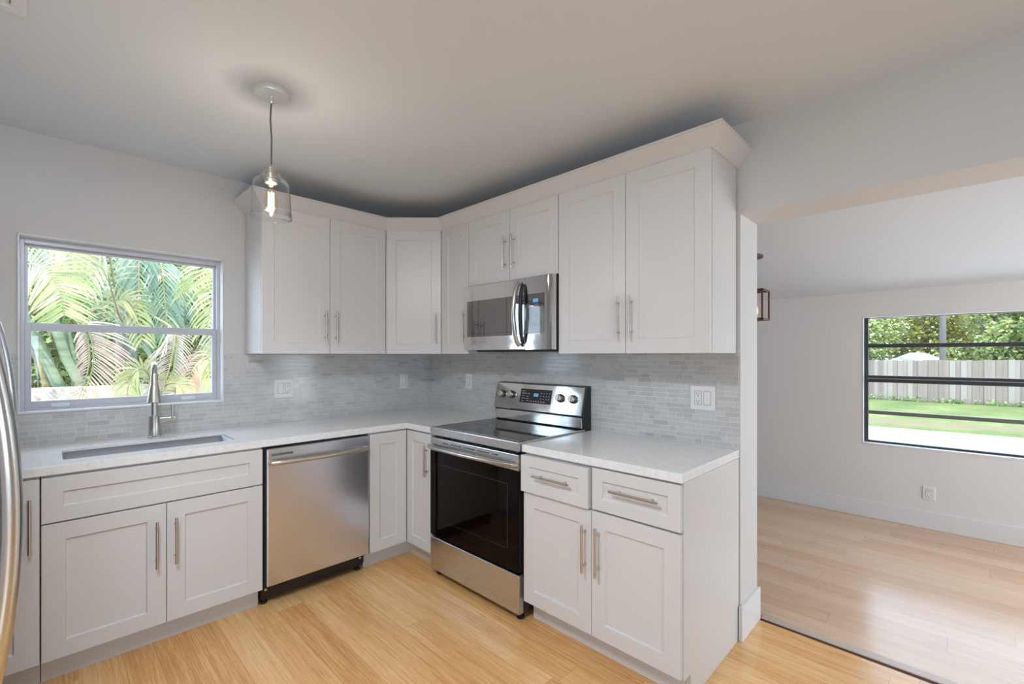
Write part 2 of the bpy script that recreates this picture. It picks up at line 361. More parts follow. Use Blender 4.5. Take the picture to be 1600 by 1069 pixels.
# bare frames added on solid walls around the out-of-view fill lamps
def frame_yz(x, y0, y1, z0, z1, name, n):
    m = MB(); t = .05
    m.box(x-.02, x+.02, y0-t, y0, z0-t, z1+t); m.box(x-.02, x+.02, y1, y1+t, z0-t, z1+t); m.box(x-.02, x+.02, y0, y1, z0-t, z0); m.box(x-.02, x+.02, y0, y1, z1, z1+t)
    struct(m.build(name, M['trim']))
frame_yz(6.375, -4.05, -2.85, .1, 2.2, 'added_frame_1', 1)
frame_yz(5.975, .45, 2.35, .1, 1.9, 'added_frame_2', 1)
m = MB(); y = -4.178
m.box(4.35, 4.4, y-.02, y+.02, .4, 2.2); m.box(6.2, 6.25, y-.02, y+.02, .4, 2.2); m.box(4.4, 6.2, y-.02, y+.02, .4, .45); m.box(4.4, 6.2, y-.02, y+.02, 2.15, 2.2)
struct(m.build('added_frame_3', M['trim']))

# ------------------------------------------------------------------ window over the sink
wd = thing('window_1', 'white aluminium single-hung window over the sink, palms outside', 'window', (-.06, (W0+W1)/2, WZ0)); wd['kind'] = 'structure'
FX0, FX1 = -.115, -.055
def rect_frame_x(x0, x1, y0, y1, z0, z1, tl, tr, tb, tt):
    m = MB(); m.box(x0, x1, y0, y0+tl, z0, z1); m.box(x0, x1, y1-tr, y1, z0, z1); m.box(x0, x1, y0+tl, y1-tr, z0, z0+tb); m.box(x0, x1, y0+tl, y1-tr, z1-tt, z1); return m
rect_frame_x(FX0-.01, FX1, W0, W1, WZ0, WZ1, .022, .022, .022, .034).build('window_frame', M['alu'], wd, .002)
ZM = 1.51
up = rect_frame_x(FX0, FX0+.025, W0+.022, W1-.022, ZM, WZ1-.034, .012, .012, .022, .012).build('upper_sash', M['alu'], wd, .0015)
bxo('pane', M['pane'], (FX0+.010, FX0+.014, W0+.034, W1-.034, ZM+.02, WZ1-.045), up)
lo = rect_frame_x(FX0+.028, FX1-.006, W0+.022, W1-.022, WZ0+.022, ZM+.022, .024, .024, .034, .040).build('lower_sash', M['alu'], wd, .0015)
bxo('pane', M['pane'], (FX0+.036, FX0+.040, W0+.045, W1-.045, WZ0+.05, ZM-.015), lo)
for yy in (-2.28, -1.73):
    bxo('sash_latch', simple('clear_latch_plastic', (.7, .72, .74), .3), (FX1-.006, FX1+.006, yy-.035, yy+.035, WZ0+.022, WZ0+.042), lo, .002)
m = MB(); t = .006
m.box(FX1, .011, W0, W0+t, WZ0, WZ1); m.box(FX1, .011, W1-t, W1, WZ0, WZ1); m.box(FX1, .011, W0, W1, WZ1-t, WZ1); m.box(FX1, .013, W0-.0, W1+.0, WZ0, WZ0+.010)
m.build('window_sill', M['trim'], wd, .001)

# ------------------------------------------------------------------ side room window
wf = thing('window_2', 'wide dark bronze awning window in the side room', 'window', ((F0+F1)/2, FY+.1, FZ0)); wf['kind'] = 'structure'
y0, y1 = FY+.055, FY+.10
def rect_frame_y(y0, y1, x0, x1, z0, z1, tl, tr, tb, tt):
    m = MB(); m.box(x0, x0+tl, y0, y1, z0, z1); m.box(x1-tr, x1, y0, y1, z0, z1); m.box(x0+tl, x1-tr, y0, y1, z0, z0+tb); m.box(x0+tl, x1-tr, y0, y1, z1-tt, z1); return m
rect_frame_y(y0, y1, F0, F1, FZ0, FZ1, .032, .022, .030, .010).build('window_frame', M['bronze'], wf, .002)
bars = [(1.430, 1.462, M['bronze']), (1.138, 1.196, M['bronze']), (.868, .898, M['olive'])]
for a, b, mt in bars:
    bxo('crossbar', mt, (F0+.022, F1-.022, y0-.004, y1, a, b), wf, .002)
bxo('crossbar_channel', M['ink'], (F0+.03, F1-.03, y0-.007, y0-.003, 1.168, 1.172), wf)
zs = [FZ0+.022, .872, 1.148, 1.437, FZ1-.008]; tops = [.893, 1.192, 1.457]
for a, b in ((zs[0], .869), (.897, 1.139), (1.195, 1.431), (1.461, zs[4])):
    bxo('pane', M['pane'], (F0+.022, F1-.022, y0+.020, y0+.024, a, b), wf)
m = MB(); t = .005
m.box(F0, F0+t, FY-.003, y0, FZ0, FZ1); m.box(F0, F1, FY-.003, y0, FZ1-t, FZ1); m.box(F0, F1, FY-.004, y0, FZ0, FZ0+.014)
m.build('window_sill', M['trim'], wf, .001)

# ------------------------------------------------------------------ cabinets
TL = lambda u, n, z: (n, u, z)        # front facing +x : u = y, n = x
TR = lambda u, n, z: (u, -n, z)       # front facing -y : u = x, n = -y
def shaker(T, u0, u1, z0, z1, nb, nf, stile=.070, rec=.009):
    m = MB(); g = .0015; u0 += g; u1 -= g; z0 += g; z1 -= g
    a = stile; e = .0035
    P = lambda u, n, z: T(u, n, z)
    o = [(u0, z0), (u1, z0), (u1, z1), (u0, z1)]; i1 = [(u0+a, z0+a), (u1-a, z0+a), (u1-a, z1-a), (u0+a, z1-a)]; i2 = [(u0+a+e, z0+a+e), (u1-a-e, z0+a+e), (u1-a-e, z1-a-e), (u0+a+e, z1-a-e)]
    vs = [P(u, nb, z) for u, z in o]+[P(u, nf, z) for u, z in o]+[P(u, nf, z) for u, z in i1]+[P(u, nf-rec, z) for u, z in i2]
    fs = [(3, 2, 1, 0)]+[(i, (i+1)%4, 4+(i+1)%4, 4+i) for i in range(4)]+[(4+i, 4+(i+1)%4, 8+(i+1)%4, 8+i) for i in range(4)]+[(8+i, 8+(i+1)%4, 12+(i+1)%4, 12+i) for i in range(4)]+[(12, 13, 14, 15)]
    return m.add(vs, fs)
def handle(T, par, nf, u, z0, z1, horiz=False, r=.006, so=.032):
    m = MB()
    if horiz:   # u = (u0,u1), z0 = height
        a, b = u; z = z0; m.tube([T(a, nf+so, z), T(b, nf+so, z)], r, 12)
        for q in (a+.035, b-.035): m.tube([T(q, nf, z), T(q, nf+so, z)], r*.8, 10)
    else:
        m.tube([T(u, nf+so, z0), T(u, nf+so, z1)], r, 12)
        for q in (z0+.033, z1-.033): m.tube([T(u, nf, q), T(u, nf+so, q)], r*.8, 10)
    return m.build('handle', M['nickel'], par, 0, True)
BZ0, BZ1 = .108, .874   # base cabinet box
NF = .632
def base_cab(T, u0, u1, label, loc, doors, drawers, kick=True, endpanel=False):
    t = thing('base_cabinet', label, 'cabinet', loc)
    m = MB(); m.box(u0, u1, .0, .610, BZ0, .66, T); m.box(u0, u0+.018, .0, .610, .66, BZ1, T); m.box(u1-.018, u1, .0, .610, .66, BZ1, T); m.box(u0+.018, u1-.018, .592, .610, .66, BZ1, T)
    m.build('body', M['cab'], t, .001)
    if kick: MB().box(u0, u1, .0, .552, 0, BZ0, T).build('toe_kick', M['cab'], t, .001)
    for (a, b, z0, z1, hu, hz0, hz1) in doors:
        d = shaker(T, a, b, z0, z1, .612, NF).build('door', M['cab'], t, .0012)
        if hu is not None: handle(T, d, NF, hu, hz0, hz1)
    for (a, b, z0, z1, hh, push) in drawers:
        d = shaker(T, a, b, z0, z1, .612 if not push else .56, NF+push, .052 if hh else .062).build('drawer', M['cab'], t, .0012)
        if hh: handle(T, d, NF+push-.009, hh[0], hh[1], 0, True)
    return t
G = .004
# gap of 4 mm from the wall for the tiles is behind the boxes; boxes start .01 off the wall
def offT(T): return lambda u, n, z: T(u, max(n, .010), z)
TLo, TRo = offT(TL), offT(TR)
base_cab(TLo, -2.349, -1.522, 'white shaker sink cabinet with two doors under the long window', (.3, -1.935, 0),
         [(-2.349, -1.937, .112, .674, -1.977, .386, .601), (-1.937, -1.522, .112, .674, -1.904, .387, .603)],
         [(-2.349, -1.522, .678, .866, None, 0)])
base_cab(TLo, -2.72, -2.352, 'white shaker base cabinet left of the sink cabinet, beside the fridge', (.3, -2.53, 0),
         [(-2.72, -2.352, .112, .866, -2.381, .576, .792)], [])
base_cab(TRo, 1.702, 2.512, 'white shaker base cabinet with two drawers and two doors right of the range', (2.11, -.3, 0),
         [(1.706, 2.119, .116, .676, 2.088, .395, .609), (2.119, 2.530, .116, .676, 2.160, .398, .614)],
         [(1.700, 2.112, .680, .864, ((1.797, 2.018), .775), .016), (2.121, 2.530, .682, .868, ((2.222, 2.444), .785), 0)])
t = [o for o in bpy.data.objects if o.name.startswith('base_cabinet')][-1]
m = MB(); m.prism([(2.5135, -.552, 0), (2.5135, -.003, 0), (2.5135, -.003, BZ1), (2.5135, -.611, BZ1), (2.5135, -.611, BZ0), (2.5135, -.552, BZ0)], (.020, 0, 0)); m.build('end_panel', M['cab'], t, .001)
# corner base cabinet, L shaped
t = thing('corner_base_cabinet', 'white L-shaped corner base cabinet between dishwasher and range', 'cabinet', (.45, -.45, 0))
m = MB(); m.prism([(.01, -.01, BZ0), (.01, -.903, BZ0), (.61, -.903, BZ0), (.61, -.61, BZ0), (.908, -.61, BZ0), (.908, -.01, BZ0)], (0, 0, BZ1-BZ0)); m.build('body', M['cab'], t, .001)
m = MB(); m.prism([(.01, -.01, 0), (.01, -.903, 0), (.548, -.903, 0), (.548, -.548, 0), (.908, -.548, 0), (.908, -.01, 0)], (0, 0, BZ0)); m.build('toe_kick', M['cab'], t, .001)
shaker(TL, -.903, -.634, .112, .866, .612, NF).build('door', M['cab'], t, .0012)
d = shaker(TR, .634, .908, .112, .866, .612, NF, .062).build('door', M['cab'], t, .0012)
handle(TR, d, NF, .879, .600, .797)

# uppers
UZ0, UZ1 = 1.375, 2.272
NU = .326
def upper_cab(T, u0, u1, z0, label, loc, doors, stile=.068):
    t = thing('wall_cabinet', label, 'cabinet', loc)
    MB().box(u0, u1, .010, .305, z0+.002, UZ1, T).build('body', M['cab'], t, .001)
    for (a, b, hu, hz0, hz1) in doors:
        d = shaker(T, a, b, z0, UZ1-.003, .307, NU, stile, .007).build('door', M['cab'], t, .001)
        if hu is not None: handle(T, d, NU, hu, hz0, hz1, r=.0055)
    return t
upper_cab(TL, -1.434, -.613, UZ0, 'white two-door wall cabinet right of the sink window', (.16, -1.02, UZ0),
          [(-1.434, -1.020, -1.058, 1.452, 1.657), (-1.020, -.613, -.986, 1.450, 1.660)])
upper_cab(TR, .613, .912, UZ0, 'white single-door wall cabinet left of the microwave', (.76, -.16, UZ0), [(.613, .912, .884, 1.460, 1.672)])
upper_cab(TR, .914, 1.686, 1.824, 'short white two-door wall cabinet above the microwave', (1.3, -.16, 1.824),
          [(.914, 1.304, 1.272, 1.898, 2.106), (1.304, 1.686, 1.346, 1.900, 2.106)])
upper_cab(TR, 1.688, 2.524, UZ0, 'tall white two-door wall cabinet right of the microwave', (2.1, -.16, UZ0),
          [(1.688, 2.110, 2.074, 1.448, 1.660), (2.110, 2.524, 2.146, 1.448, 1.660)])
# diagonal corner wall cabinet
t = thing('corner_wall_cabinet', 'white diagonal corner wall cabinet with one door', 'cabinet', (.3, -.3, UZ0))
m = MB(); z = UZ0+.002
m.prism([(.01, -.01, z), (.01, -.611, z), (.305, -.611, z), (.611, -.305, z), (.611, -.01, z)], (0, 0, UZ1-z)); m.build('body', M['cab'], t, .001)
A = Vector((.328, -.611, 0)); B = Vector((.611, -.328, 0)); U = (B-A).normalized(); N = Vector((U.y, -U.x, 0)); W = (B-A).length
TD = lambda u, n, z: tuple(A+U*u+N*(n-.020)+Vector((0, 0, z)))
d = shaker(TD, .003, W-.003, UZ0, UZ1-.003, .003, .020, .068, .007).build('door', M['cab'], t, .001)
handle(TD, d, .020, W-.040, 1.452, 1.672, r=.0055)
# crown moulding along all wall cabinets: top view path offset outward
def offset_path(pts, d):
    out = []
    for i, p in enumerate(pts):
        def nrm(a, b): v = (Vector(b)-Vector(a)).normalized(); return Vector((v.y, -v.x))
        if i == 0: n = nrm(pts[0], pts[1]); k = n*d
        elif i == len(pts)-1: n = nrm(pts[-2], pts[-1]); k = n*d
        else:
            n1 = nrm(pts[i-1], p); n2 = nrm(p, pts[i+1]); s = n1+n2; k = s*(d/ (1+n1.dot(n2)))
        out.append(Vector(p)+k)
    return out
path = [(.0, -1.434), (.305, -1.434), (.318, -1.434), (.318, -.611), (.611, -.318), (2.524, -.318), (2.524, .0)]
path = [(.0, -1.434), (.318, -1.434), (.318, -.611), (.611, -.318), (2.524, -.318), (2.524, .0)]
m = MB(); prof = [(0.0, UZ1-.004), (.004, UZ1-.004), (.010, UZ1+.002), (.064, UZ1+.062), (.070, UZ1+.064), (.070, UZ1+.072), (0.0, UZ1+.072)]
rings = [[(*q, z) for q in offset_path(path, d)] for d, z in prof]
for d_, z_ in prof: pass
vs = [p for r in rings for p in r]; n = len(path); k = len(prof)
fs = [[a*n+i, a*n+i+1, ((a+1)%k)*n+i+1, ((a+1)%k)*n+i] for a in range(k) for i in range(n-1)]+[[a*n for a in range(k)], [a*n+n-1 for a in range(k)][::-1]]
m.add(vs, fs); tag(m.build('crown_moulding', M['cab'], None), 'angled white crown moulding running along the tops of the wall cabinets', 'moulding')
bpy.data.objects['crown_moulding']['kind'] = 'thing'

# ------------------------------------------------------------------ countertops, with a hole for the sink
CZ0, CZ1 = .876, .913
SX0, SX1, SY0, SY1 = .205, .512, -2.282, -1.612
def rrect(x0, x1, y0, y1, r, n=5):
    pts = []
    for cx_, cy_, a0 in ((x1-r, y1-r, 0), (x0+r, y1-r, PI/2), (x0+r, y0+r, PI), (x1-r, y0+r, 3*PI/2)):
        for i in range(n+1): a = a0+PI/2*i/n; pts.append((cx_+r*math.cos(a), cy_+r*math.sin(a)))
    return pts
bm = bmesh.new()
outer = [(.008, -2.76), (.636, -2.76), (.636, -.636), (.912, -.636), (.912, -.008), (.008, -.008)]
def loop(bm, pts, z):
    vs = [bm.verts.new((*p, z)) for p in pts]; return [bm.edges.new((vs[i], vs[(i+1)%len(vs)])) for i in range(len(vs))]
hole = rrect(SX0, SX1, SY0, SY1, .022)
e = loop(bm, outer, CZ1)+loop(bm, hole, CZ1)
r = bmesh.ops.triangle_fill(bm, use_beauty=True, use_dissolve=False, edges=e)
fs = [f for f in bm.faces]
ex = bmesh.ops.extrude_face_region(bm, geom=fs)
bmesh.ops.translate(bm, vec=(0, 0, CZ0-CZ1), verts=[v for v in ex['geom'] if isinstance(v, bmesh.types.BMVert)])
bmesh.ops.recalc_face_normals(bm, faces=bm.faces)
me = bpy.data.meshes.new('countertop'); bm.to_mesh(me); bm.free(); me.materials.append(M['quartz'])
ct = bpy.data.objects.new('countertop', me); COL.objects.link(ct)
tag(ct, 'long L-shaped white quartz countertop holding the sink, over the dishwasher', 'countertop')
b_ = ct.modifiers.new('bevel', 'BEVEL'); b_.width = .002; b_.segments = 2; b_.limit_method = 'ANGLE'; b_.angle_limit = math.radians(60)
tag(bxo('countertop', M['quartz'], (1.697, 2.536, -.636, -.008, CZ0, CZ1), None, .002), 'short white quartz countertop right of the range', 'countertop')

# ------------------------------------------------------------------ sink
t = thing('sink', 'stainless undermount sink basin set in the long countertop', 'sink', ((SX0+SX1)/2, (SY0+SY1)/2, .68))
m = MB(); rings = [(rrect(SX0+.001, SX1-.001, SY0+.001, SY1-.001, .022), CZ1-.013), (rrect(SX0+.004, SX1-.004, SY0+.004, SY1-.004, .028), .72), (rrect(SX0+.02, SX1-.02, SY0+.02, SY1-.02, .03), .69)]
n = len(rings[0][0]); vs = [(*p, z) for r_, z in rings for p in r_]
fs = [[k*n+i, k*n+(i+1)%n, (k+1)*n+(i+1)%n, (k+1)*n+i] for k in range(2) for i in range(n)]+[[2*n+i for i in range(n)]]
m.add(vs, fs); o = m.build('basin', M['steel_sink'], t, 0, True, fix=False); s_ = o.modifiers.new('solid', 'SOLIDIFY'); s_.thickness = .0015
m = MB().lathe((.33, -1.95, .689), [(.0, .004), (.02, .004), (.022, .006), (.042, .006), (.045, .001)], 24, cap=False); m.build('drain', M['chrome'], t, 0, True)

# ------------------------------------------------------------------ faucet
FXc, FYc = .100, -1.912
t = thing('faucet', 'brushed nickel pull-down gooseneck faucet behind the sink', 'faucet', (FXc, FYc, CZ1))
m = MB().lathe((FXc, FYc, CZ1), [(.031, 0), (.031, .006), (.026, .009), (.0255, .115), (.0235, .12)], 28); m.build('body', M['nickel'], t, 0, True)
pts = [(FXc, FYc, CZ1+.11), (FXc, FYc, 1.20)]
R_ = .085
for i in range(15): a = PI-PI*i/14*.97; q_ = R_+R_*math.cos(a); pts.append((FXc+q_*.991, FYc-q_*.132, 1.235+R_*math.sin(a)))
m = MB().tube(pts, .0145, 16); m.build('spout', M['nickel'], t, 0, True)
ex_, ey_ = pts[-1][0], pts[-1][1]
m = MB().lathe((ex_+.001, ey_, 0), [(.029, 1.119), (.0315, 1.122), (.0195, 1.205), (.0170, 1.213), (.0160, 1.262), (.0135, 1.268)], 28); m.build('sprayer', M['nickel_warm'], t, 0, True)
m = MB().tube([(FXc, FYc+.02, 1.0), (FXc+.0, FYc+.094, 1.0)], .0185, 20); h_ = m.build('valve', M['nickel'], t, 0, True)
m = MB().tube([(FXc, FYc+.083, 1.0), (FXc, FYc+.083, 1.028), (FXc, FYc+.083, 1.088)], [.009, .007, .0095], 14); m.build('lever', M['nickel'], t, 0, True)

# ------------------------------------------------------------------ dishwasher
DY0, DY1 = -1.512, -.912
t = thing('dishwasher', 'stainless steel built-in dishwasher with bowed bar handle', 'dishwasher', (.33, -1.21, 0))
bxo('body', M['dark'], (.05, .598, DY0-.004, DY1, .10, .868), t)
bxo('kick_plate', M['darkbrown'], (.10, .560, DY0, DY1, .028, .105), t)
m = MB(); m.box(.55, .572, DY0, DY1, .045, .105); m.build('lower_rail', M['darkbrown'], t, .002)
dr = bxo('door', M['steel_dw'], (.600, .648, DY0+.006, DY1-.002, .124, .862), t, .006)
hp = [(.648, 0), (.668, .006), (.680, .06), (.692, .2), (.697, .28), (.692, .36), (.680, .5), (.668, .554), (.648, .56)]
m = MB().tube([(x, DY0+.020+q, .789-.0*x) for x, q in hp], [.013, .014, .0135, .013, .013, .013, .0135, .014, .013], 14); m.build('handle', M['nickel_warm'], dr, 0, True)
bxo('control_strip', simple('control_window_grey', (.16, .15, .14), .3), (.6475, .6492, -1.485, -1.372, .822, .836), dr, .0005)
bxo('logo', M['inkdark'], (.6485, .6495, -1.437, -1.378, .825, .833), dr)
for yy in (DY0+.02, DY1-.03):
    m = MB().lathe((.575, yy, .085), [(.007, 0), (.007, .006)], 12, 'x'); m.build('screw', M['chrome'], t, 0, True)
    m = MB().lathe((.545, yy, .0), [(.018, 0), (.018, .01), (.008, .012), (.008, .03)], 16); m.build('foot', M['rubber'], t, 0, True)

# ------------------------------------------------------------------ range
RX0, RX1 = .926, 1.690; RF = -.650
t = thing('electric_range', 'freestanding stainless electric range with black glass top and oven door', 'range', (1.308, -.33, 0))
bxo('body', M['dark'], (RX0+.004, RX1-.002, -.610, -.03, .045, .905), t)
bxo('front_rail', M['steel_h'], (RX0, RX1, -.652, -.600, .874, .922), t, .004)
bxo('side_trim', M['steel_h'], (RX0, RX0+.008, -.6, -.075, .905, .9215), t, .001)
bxo('side_trim', M['steel_h'], (RX1-.008, RX1, -.6, -.075, .905, .9215), t, .001)
ck = bxo('cooktop', M['screen'], (RX0+.008, RX1-.008, -.600, -.075, .908, .9205), t, .001)
ring_mat = simple('burner_ring_print', (.10, .10, .105), .25)
for (bx_, by_, br) in ((1.12, -.47, .105), (1.51, -.47, .085), (1.12, -.21, .08), (1.51, -.21, .10)):
    m = MB()
    m.lathe((bx_, by_, .9206), [(br, 0), (br, .0003), (br-.003, .0003), (br-.003, 0)], 48, cap=False)
    m.build('burner_ring', ring_mat, ck)
od = MB()
od.box(RX0, RX1, RF, -.612, .775, .858)
door = od.build('oven_door', M['steel_h'], t, .004)
bxo('door_slab', M['dark'], (RX0+.002, RX1-.002, RF+.006, -.612, .255, .775), door, .002)
bxo('door_glass', M['ovenglass'], (RX0+.002, RX1-.002, RF-.001, RF+.006, .256, .775), door, .002)
# faint inner window border printed behind the glass
m = MB(); fr_ = simple('oven_window_border', (.022, .018, .017), .12)
m.box(RX0+.05, RX0+.055, RF-.0016, RF-.001, .36, .70); m.box(RX1-.085, RX1-.08, RF-.0016, RF-.001, .36, .70); m.box(RX0+.05, RX1-.08, RF-.0016, RF-.001, .36, .363); m.box(RX0+.05, RX1-.08, RF-.0016, RF-.001, .697, .70)
m.build('window_border', fr_, door)
hp = [(0, -.0), (.010, .022), (.08, .036), (.25, .048), (.372, .052), (.49, .048), (.66, .036), (.734, .022), (.744, .0)]
m = MB().tube([(RX0+.010+q, RF-d_, .806+.0) for q, d_ in hp], [.013, .0135, .013, .0125, .0125, .0125, .013, .0135, .013], 14); m.build('handle', M['nickel'], door, 0, True)
m = MB()
for a, b in ((.13, .19), (.20, .31), (.32, .43), (.44, .55), (.56, .62)): m.box(RX0+a, RX0+b-.008, RF-.0006, RF+.001, .8335, .838)
m.build('vent_slots', M['dark'], door)
dw_ = bxo('storage_drawer', M['steel_h'], (RX0, RX1, RF, -.612, .040, .243), t, .006)
for xx in (RX0+.035, RX1-.035):
    for yy in (-.60, -.12): MB().lathe((xx, yy, 0), [(.02, 0), (.02, .012), (.012, .014), (.012, .05)], 18).build('foot', M['rubber'], t, 0, True)
# backguard
m = MB(); m.prism([(RX0+.002, -.009, .90), (RX0+.002, -.009, 1.178), (RX0+.002, -.050, 1.178), (RX0+.002, -.092, .996), (RX0+.002, -.080, .90)], (RX1-RX0-.004, 0, 0)); bgd = m.build('backguard', M['dark'], t, .002)
m = MB(); m.prism([(RX0+.008, -.080, .923), (RX0+.008, -.092, .926), (RX0+.008, -.092, .992), (RX0+.008, -.080, .994)], (RX1-RX0-.020, 0, 0)); m.build('lower_panel', M['steel_mw'], bgd, .003)
pz0, pz1, py0, py1 = 1.000, 1.176, -.104, -.064     # tilted control face
def CP(u, n, z):   # u = x, z along face
    f = (z-pz0)/(pz1-pz0); return (u, py0+(py1-py0)*f-n, z)
m = MB(); m.prism([(RX0-.004, -.060, pz0), CP(RX0-.004, 0, pz0), CP(RX0-.004, 0, pz1), (RX0-.004, -.045, pz1)], (RX1-RX0-.006, 0, 0)); cp = m.build('control_panel', M['steel_mw'], t, .005)
m = MB(); m.box(1.165, 1.435, .0, .0016, 1.052, 1.142, CP); m.build('display_glass', simple('display_black_glass', (.018, .020, .024), .08), cp)
m = MB(); m.box(1.285, 1.325, .0016, .0022, 1.096, 1.116, CP); m.build('clock_display', M['lcd'], cp)
m = MB()
for i in range(5): m.box(1.178+i*.0, 1.178+.028+.01*(i%2), .0016, .002, 1.062+i*.016, 1.0645+i*.016, CP)
for i in range(3): m.box(1.186+i*.026, 1.196+i*.026, .0016, .002, 1.109, 1.116, CP)
for i in range(3): m.box(1.222, 1.252-.006*i, .0016, .002, 1.064+i*.014, 1.0665+i*.014, CP)
for i in range(4):
    for j in range(3): m.box(1.345+i*.022, 1.353+i*.022, .0016, .002, 1.080+j*.018, 1.085+j*.018, CP)
for i in range(6): m.box(1.262+i*.022, 1.274+i*.022, .0016, .002, 1.062, 1.067, CP)
m.build('key_print', M['ink'], cp)
nrm = Vector((0, -(pz1-pz0), (py1-py0)*1.0)).normalized()*1.0
nrm = Vector((0, -.176, .040)).normalized()
kn_ring = simple('knob_dark_skirt', (.10, .09, .085), .35, .6)
for i, u in enumerate((.992, 1.083, 1.508, 1.606)):
    c = Vector(CP(u, 0, 1.098))
    kb = MB().lathe(c, [(.027, 0), (.0265, .010), (.0225, .012)], 28, nrm).build('knob', kn_ring, cp, 0, True)
    MB().lathe(c+nrm*.011, [(.0225, 0), (.0215, .016), (.019, .018)], 28, nrm).build('knob_cap', M['nickel_warm'], kb, 0, True)
    g_ = MB(); a = c+nrm*.028; upv = nrm.cross(Vector((1, 0, 0))).normalized()
    g_.prism([a+Vector((-.006, 0, 0))+upv*.020, a+Vector((.006, 0, 0))+upv*.020, a+Vector((.006, 0, 0))-upv*.020, a+Vector((-.006, 0, 0))-upv*.020], nrm*.008); g_.build('knob_grip', M['nickel'], kb, .002)
    mk = MB(); mk.box(u-.001, u+.001, 0, .0006, 1.132, 1.142, CP)
    for q in range(7):
        an = PI*(.15+.7*q/6); mk.box(u+.034*math.cos(an)-.001, u+.034*math.cos(an)+.001, 0, .0006, 1.098+.034*math.sin(an)-.001, 1.098+.034*math.sin(an)+.001, CP)
    mk.build('dial_marks', M['inkdark'], cp)

# ------------------------------------------------------------------ microwave
t = thing('microwave', 'stainless over-the-range microwave hung under the short cabinet', 'microwave', (1.3, -.18, 1.40))
MX0, MX1, MZ0, MZ1, MF = .917, 1.683, 1.400, 1.822, -.368
bxo('case', M['dark'], (MX0, MX1+.002, MF+.028, -.010, MZ0+.004, MZ1), t, .001)
m = MB(); m.box(MX0+.05, MX1-.02, -.30, -.06, MZ0-.010, MZ0+.004); m.build('vent_grille', M['darkbrown'], t, .003)
MS = 1.470
dr = bxo('door', M['steel_mw'], (MX0, MS-.001, MF, MF+.028, MZ0, MZ1), t, .004)
cpn = MB()
cpn.prism([(MS+.001, MF+.028, MZ0), (MS+.001, MF, MZ0), (MX1-.055, MF, MZ0), (MX1-.02, MF+.003, MZ0), (MX1-.004, MF+.012, MZ0), (MX1, MF+.028, MZ0)], (0, 0, MZ1-MZ0)); cpn = cpn.build('control_panel', M['steel_mw'], t, 0, True)
bxo('door_window', M['mwglass'], (MX0+.030, MS-.003, MF-.0012, MF+.002, 1.487, 1.722), dr, .0008)
m = MB(); g0 = .0022
m.box(MX0+.060, MS-.10, MF-g0, MF-.0012, 1.506, 1.5075); m.box(MX0+.060, MX0+.0615, MF-g0, MF-.0012, 1.506, 1.70); m.build('window_mesh_border', M['dark'], dr)
bxo('keypad', M['mwglass'], (MS+.003, MX1-.062, MF-.0012, MF+.002, 1.487, 1.722), cpn, .0008)
bxo('clock_display', M['lcd'], (MS+.065, MS+.105, MF-.002, MF-.001, 1.672, 1.692), cpn)
k = NT('crinkled_protective_film'); p_, _ = k.pos(); nz = k.noise(p_, 34, 3, .6); k.b.inputs['Base Color'].default_value = (.35, .38, .40, 1); k.b.inputs['Roughness'].default_value = .12; k.b.inputs['Alpha'].default_value = .45; k.bump(nz, 1, .03)
m = MB(); 
nn = 9
for i in range(nn):
    for j in range(nn):
        pass
gv = [[(MS+.008+(MX1-.066-MS-.008)*i/nn, MF-.0022-.0015*random.random(), 1.492+.165*j/nn+(.012*math.sin(i*1.4) if j == nn else 0)) for j in range(nn+1)] for i in range(nn+1)]
m.add([p for r in gv for p in r], [[i*(nn+1)+j, (i+1)*(nn+1)+j, (i+1)*(nn+1)+j+1, i*(nn+1)+j+1] for i in range(nn) for j in range(nn)])
m.build('protective_film', k.mat, cpn, 0, True)
bxo('logo', M['ink'], (1.215, 1.275, MF-.0006, MF+.001, 1.439, 1.447), dr)
hc = MS-.035
hp = [(0, .012), (.018, .03), (.06, .046), (.15, .060), (.185, .062), (.22, .060), (.31, .046), (.352, .03), (.37, .012)]
m = MB().tube([(hc, MF-d_, 1.425+q) for q, d_ in hp], .013, 12, flat=1.0); m.build('handle', M['nickel'], dr, 0, True)
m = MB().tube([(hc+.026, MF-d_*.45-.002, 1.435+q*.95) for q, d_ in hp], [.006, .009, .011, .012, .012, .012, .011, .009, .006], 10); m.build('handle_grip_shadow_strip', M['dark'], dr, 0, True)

# ------------------------------------------------------------------ wall plates
def receptacle(T, par, u, z, s=1):
    m = MB(); m.box(u-.0165*s, u+.0165*s, 0, .0098, z-.034, z+.034, T); fc = m.build('receptacle', M['plate'], par, .001)
    for dz in (-.019, .019):
        m = MB(); m.box(u-.0075, u-.0055, .0098, .0102, z+dz-.001, z+dz+.008, T); m.box(u+.0055, u+.0075, .0098, .0102, z+dz-.001, z+dz+.008, T); m.box(u-.0025, u+.0025, .0098, .0102, z+dz-.010, z+dz-.005, T)
        m.build('socket', M['slot'], fc)
def rocker(T, par, u, z):
    m = MB(); m.box(u-.0165, u+.0165, 0, .0090, z-.034, z+.034, T); m.build('switch_surround', M['plate'], par, .0008)
    m = MB(); c = [(u-.013, z-.030), (u+.013, z-.030), (u+.013, z+.030), (u-.013, z+.030)]
    m.add([T(a, .0090, b) for a, b in c]+[T(a, .0098+(.003 if b < z else 0), b) for a, b in c], [(0, 1, 2, 3), (4, 5, 6, 7), (0, 1, 5, 4), (1, 2, 6, 5), (2, 3, 7, 6), (3, 0, 4, 7)]); m.build('rocker', M['plate'], par, .0005)
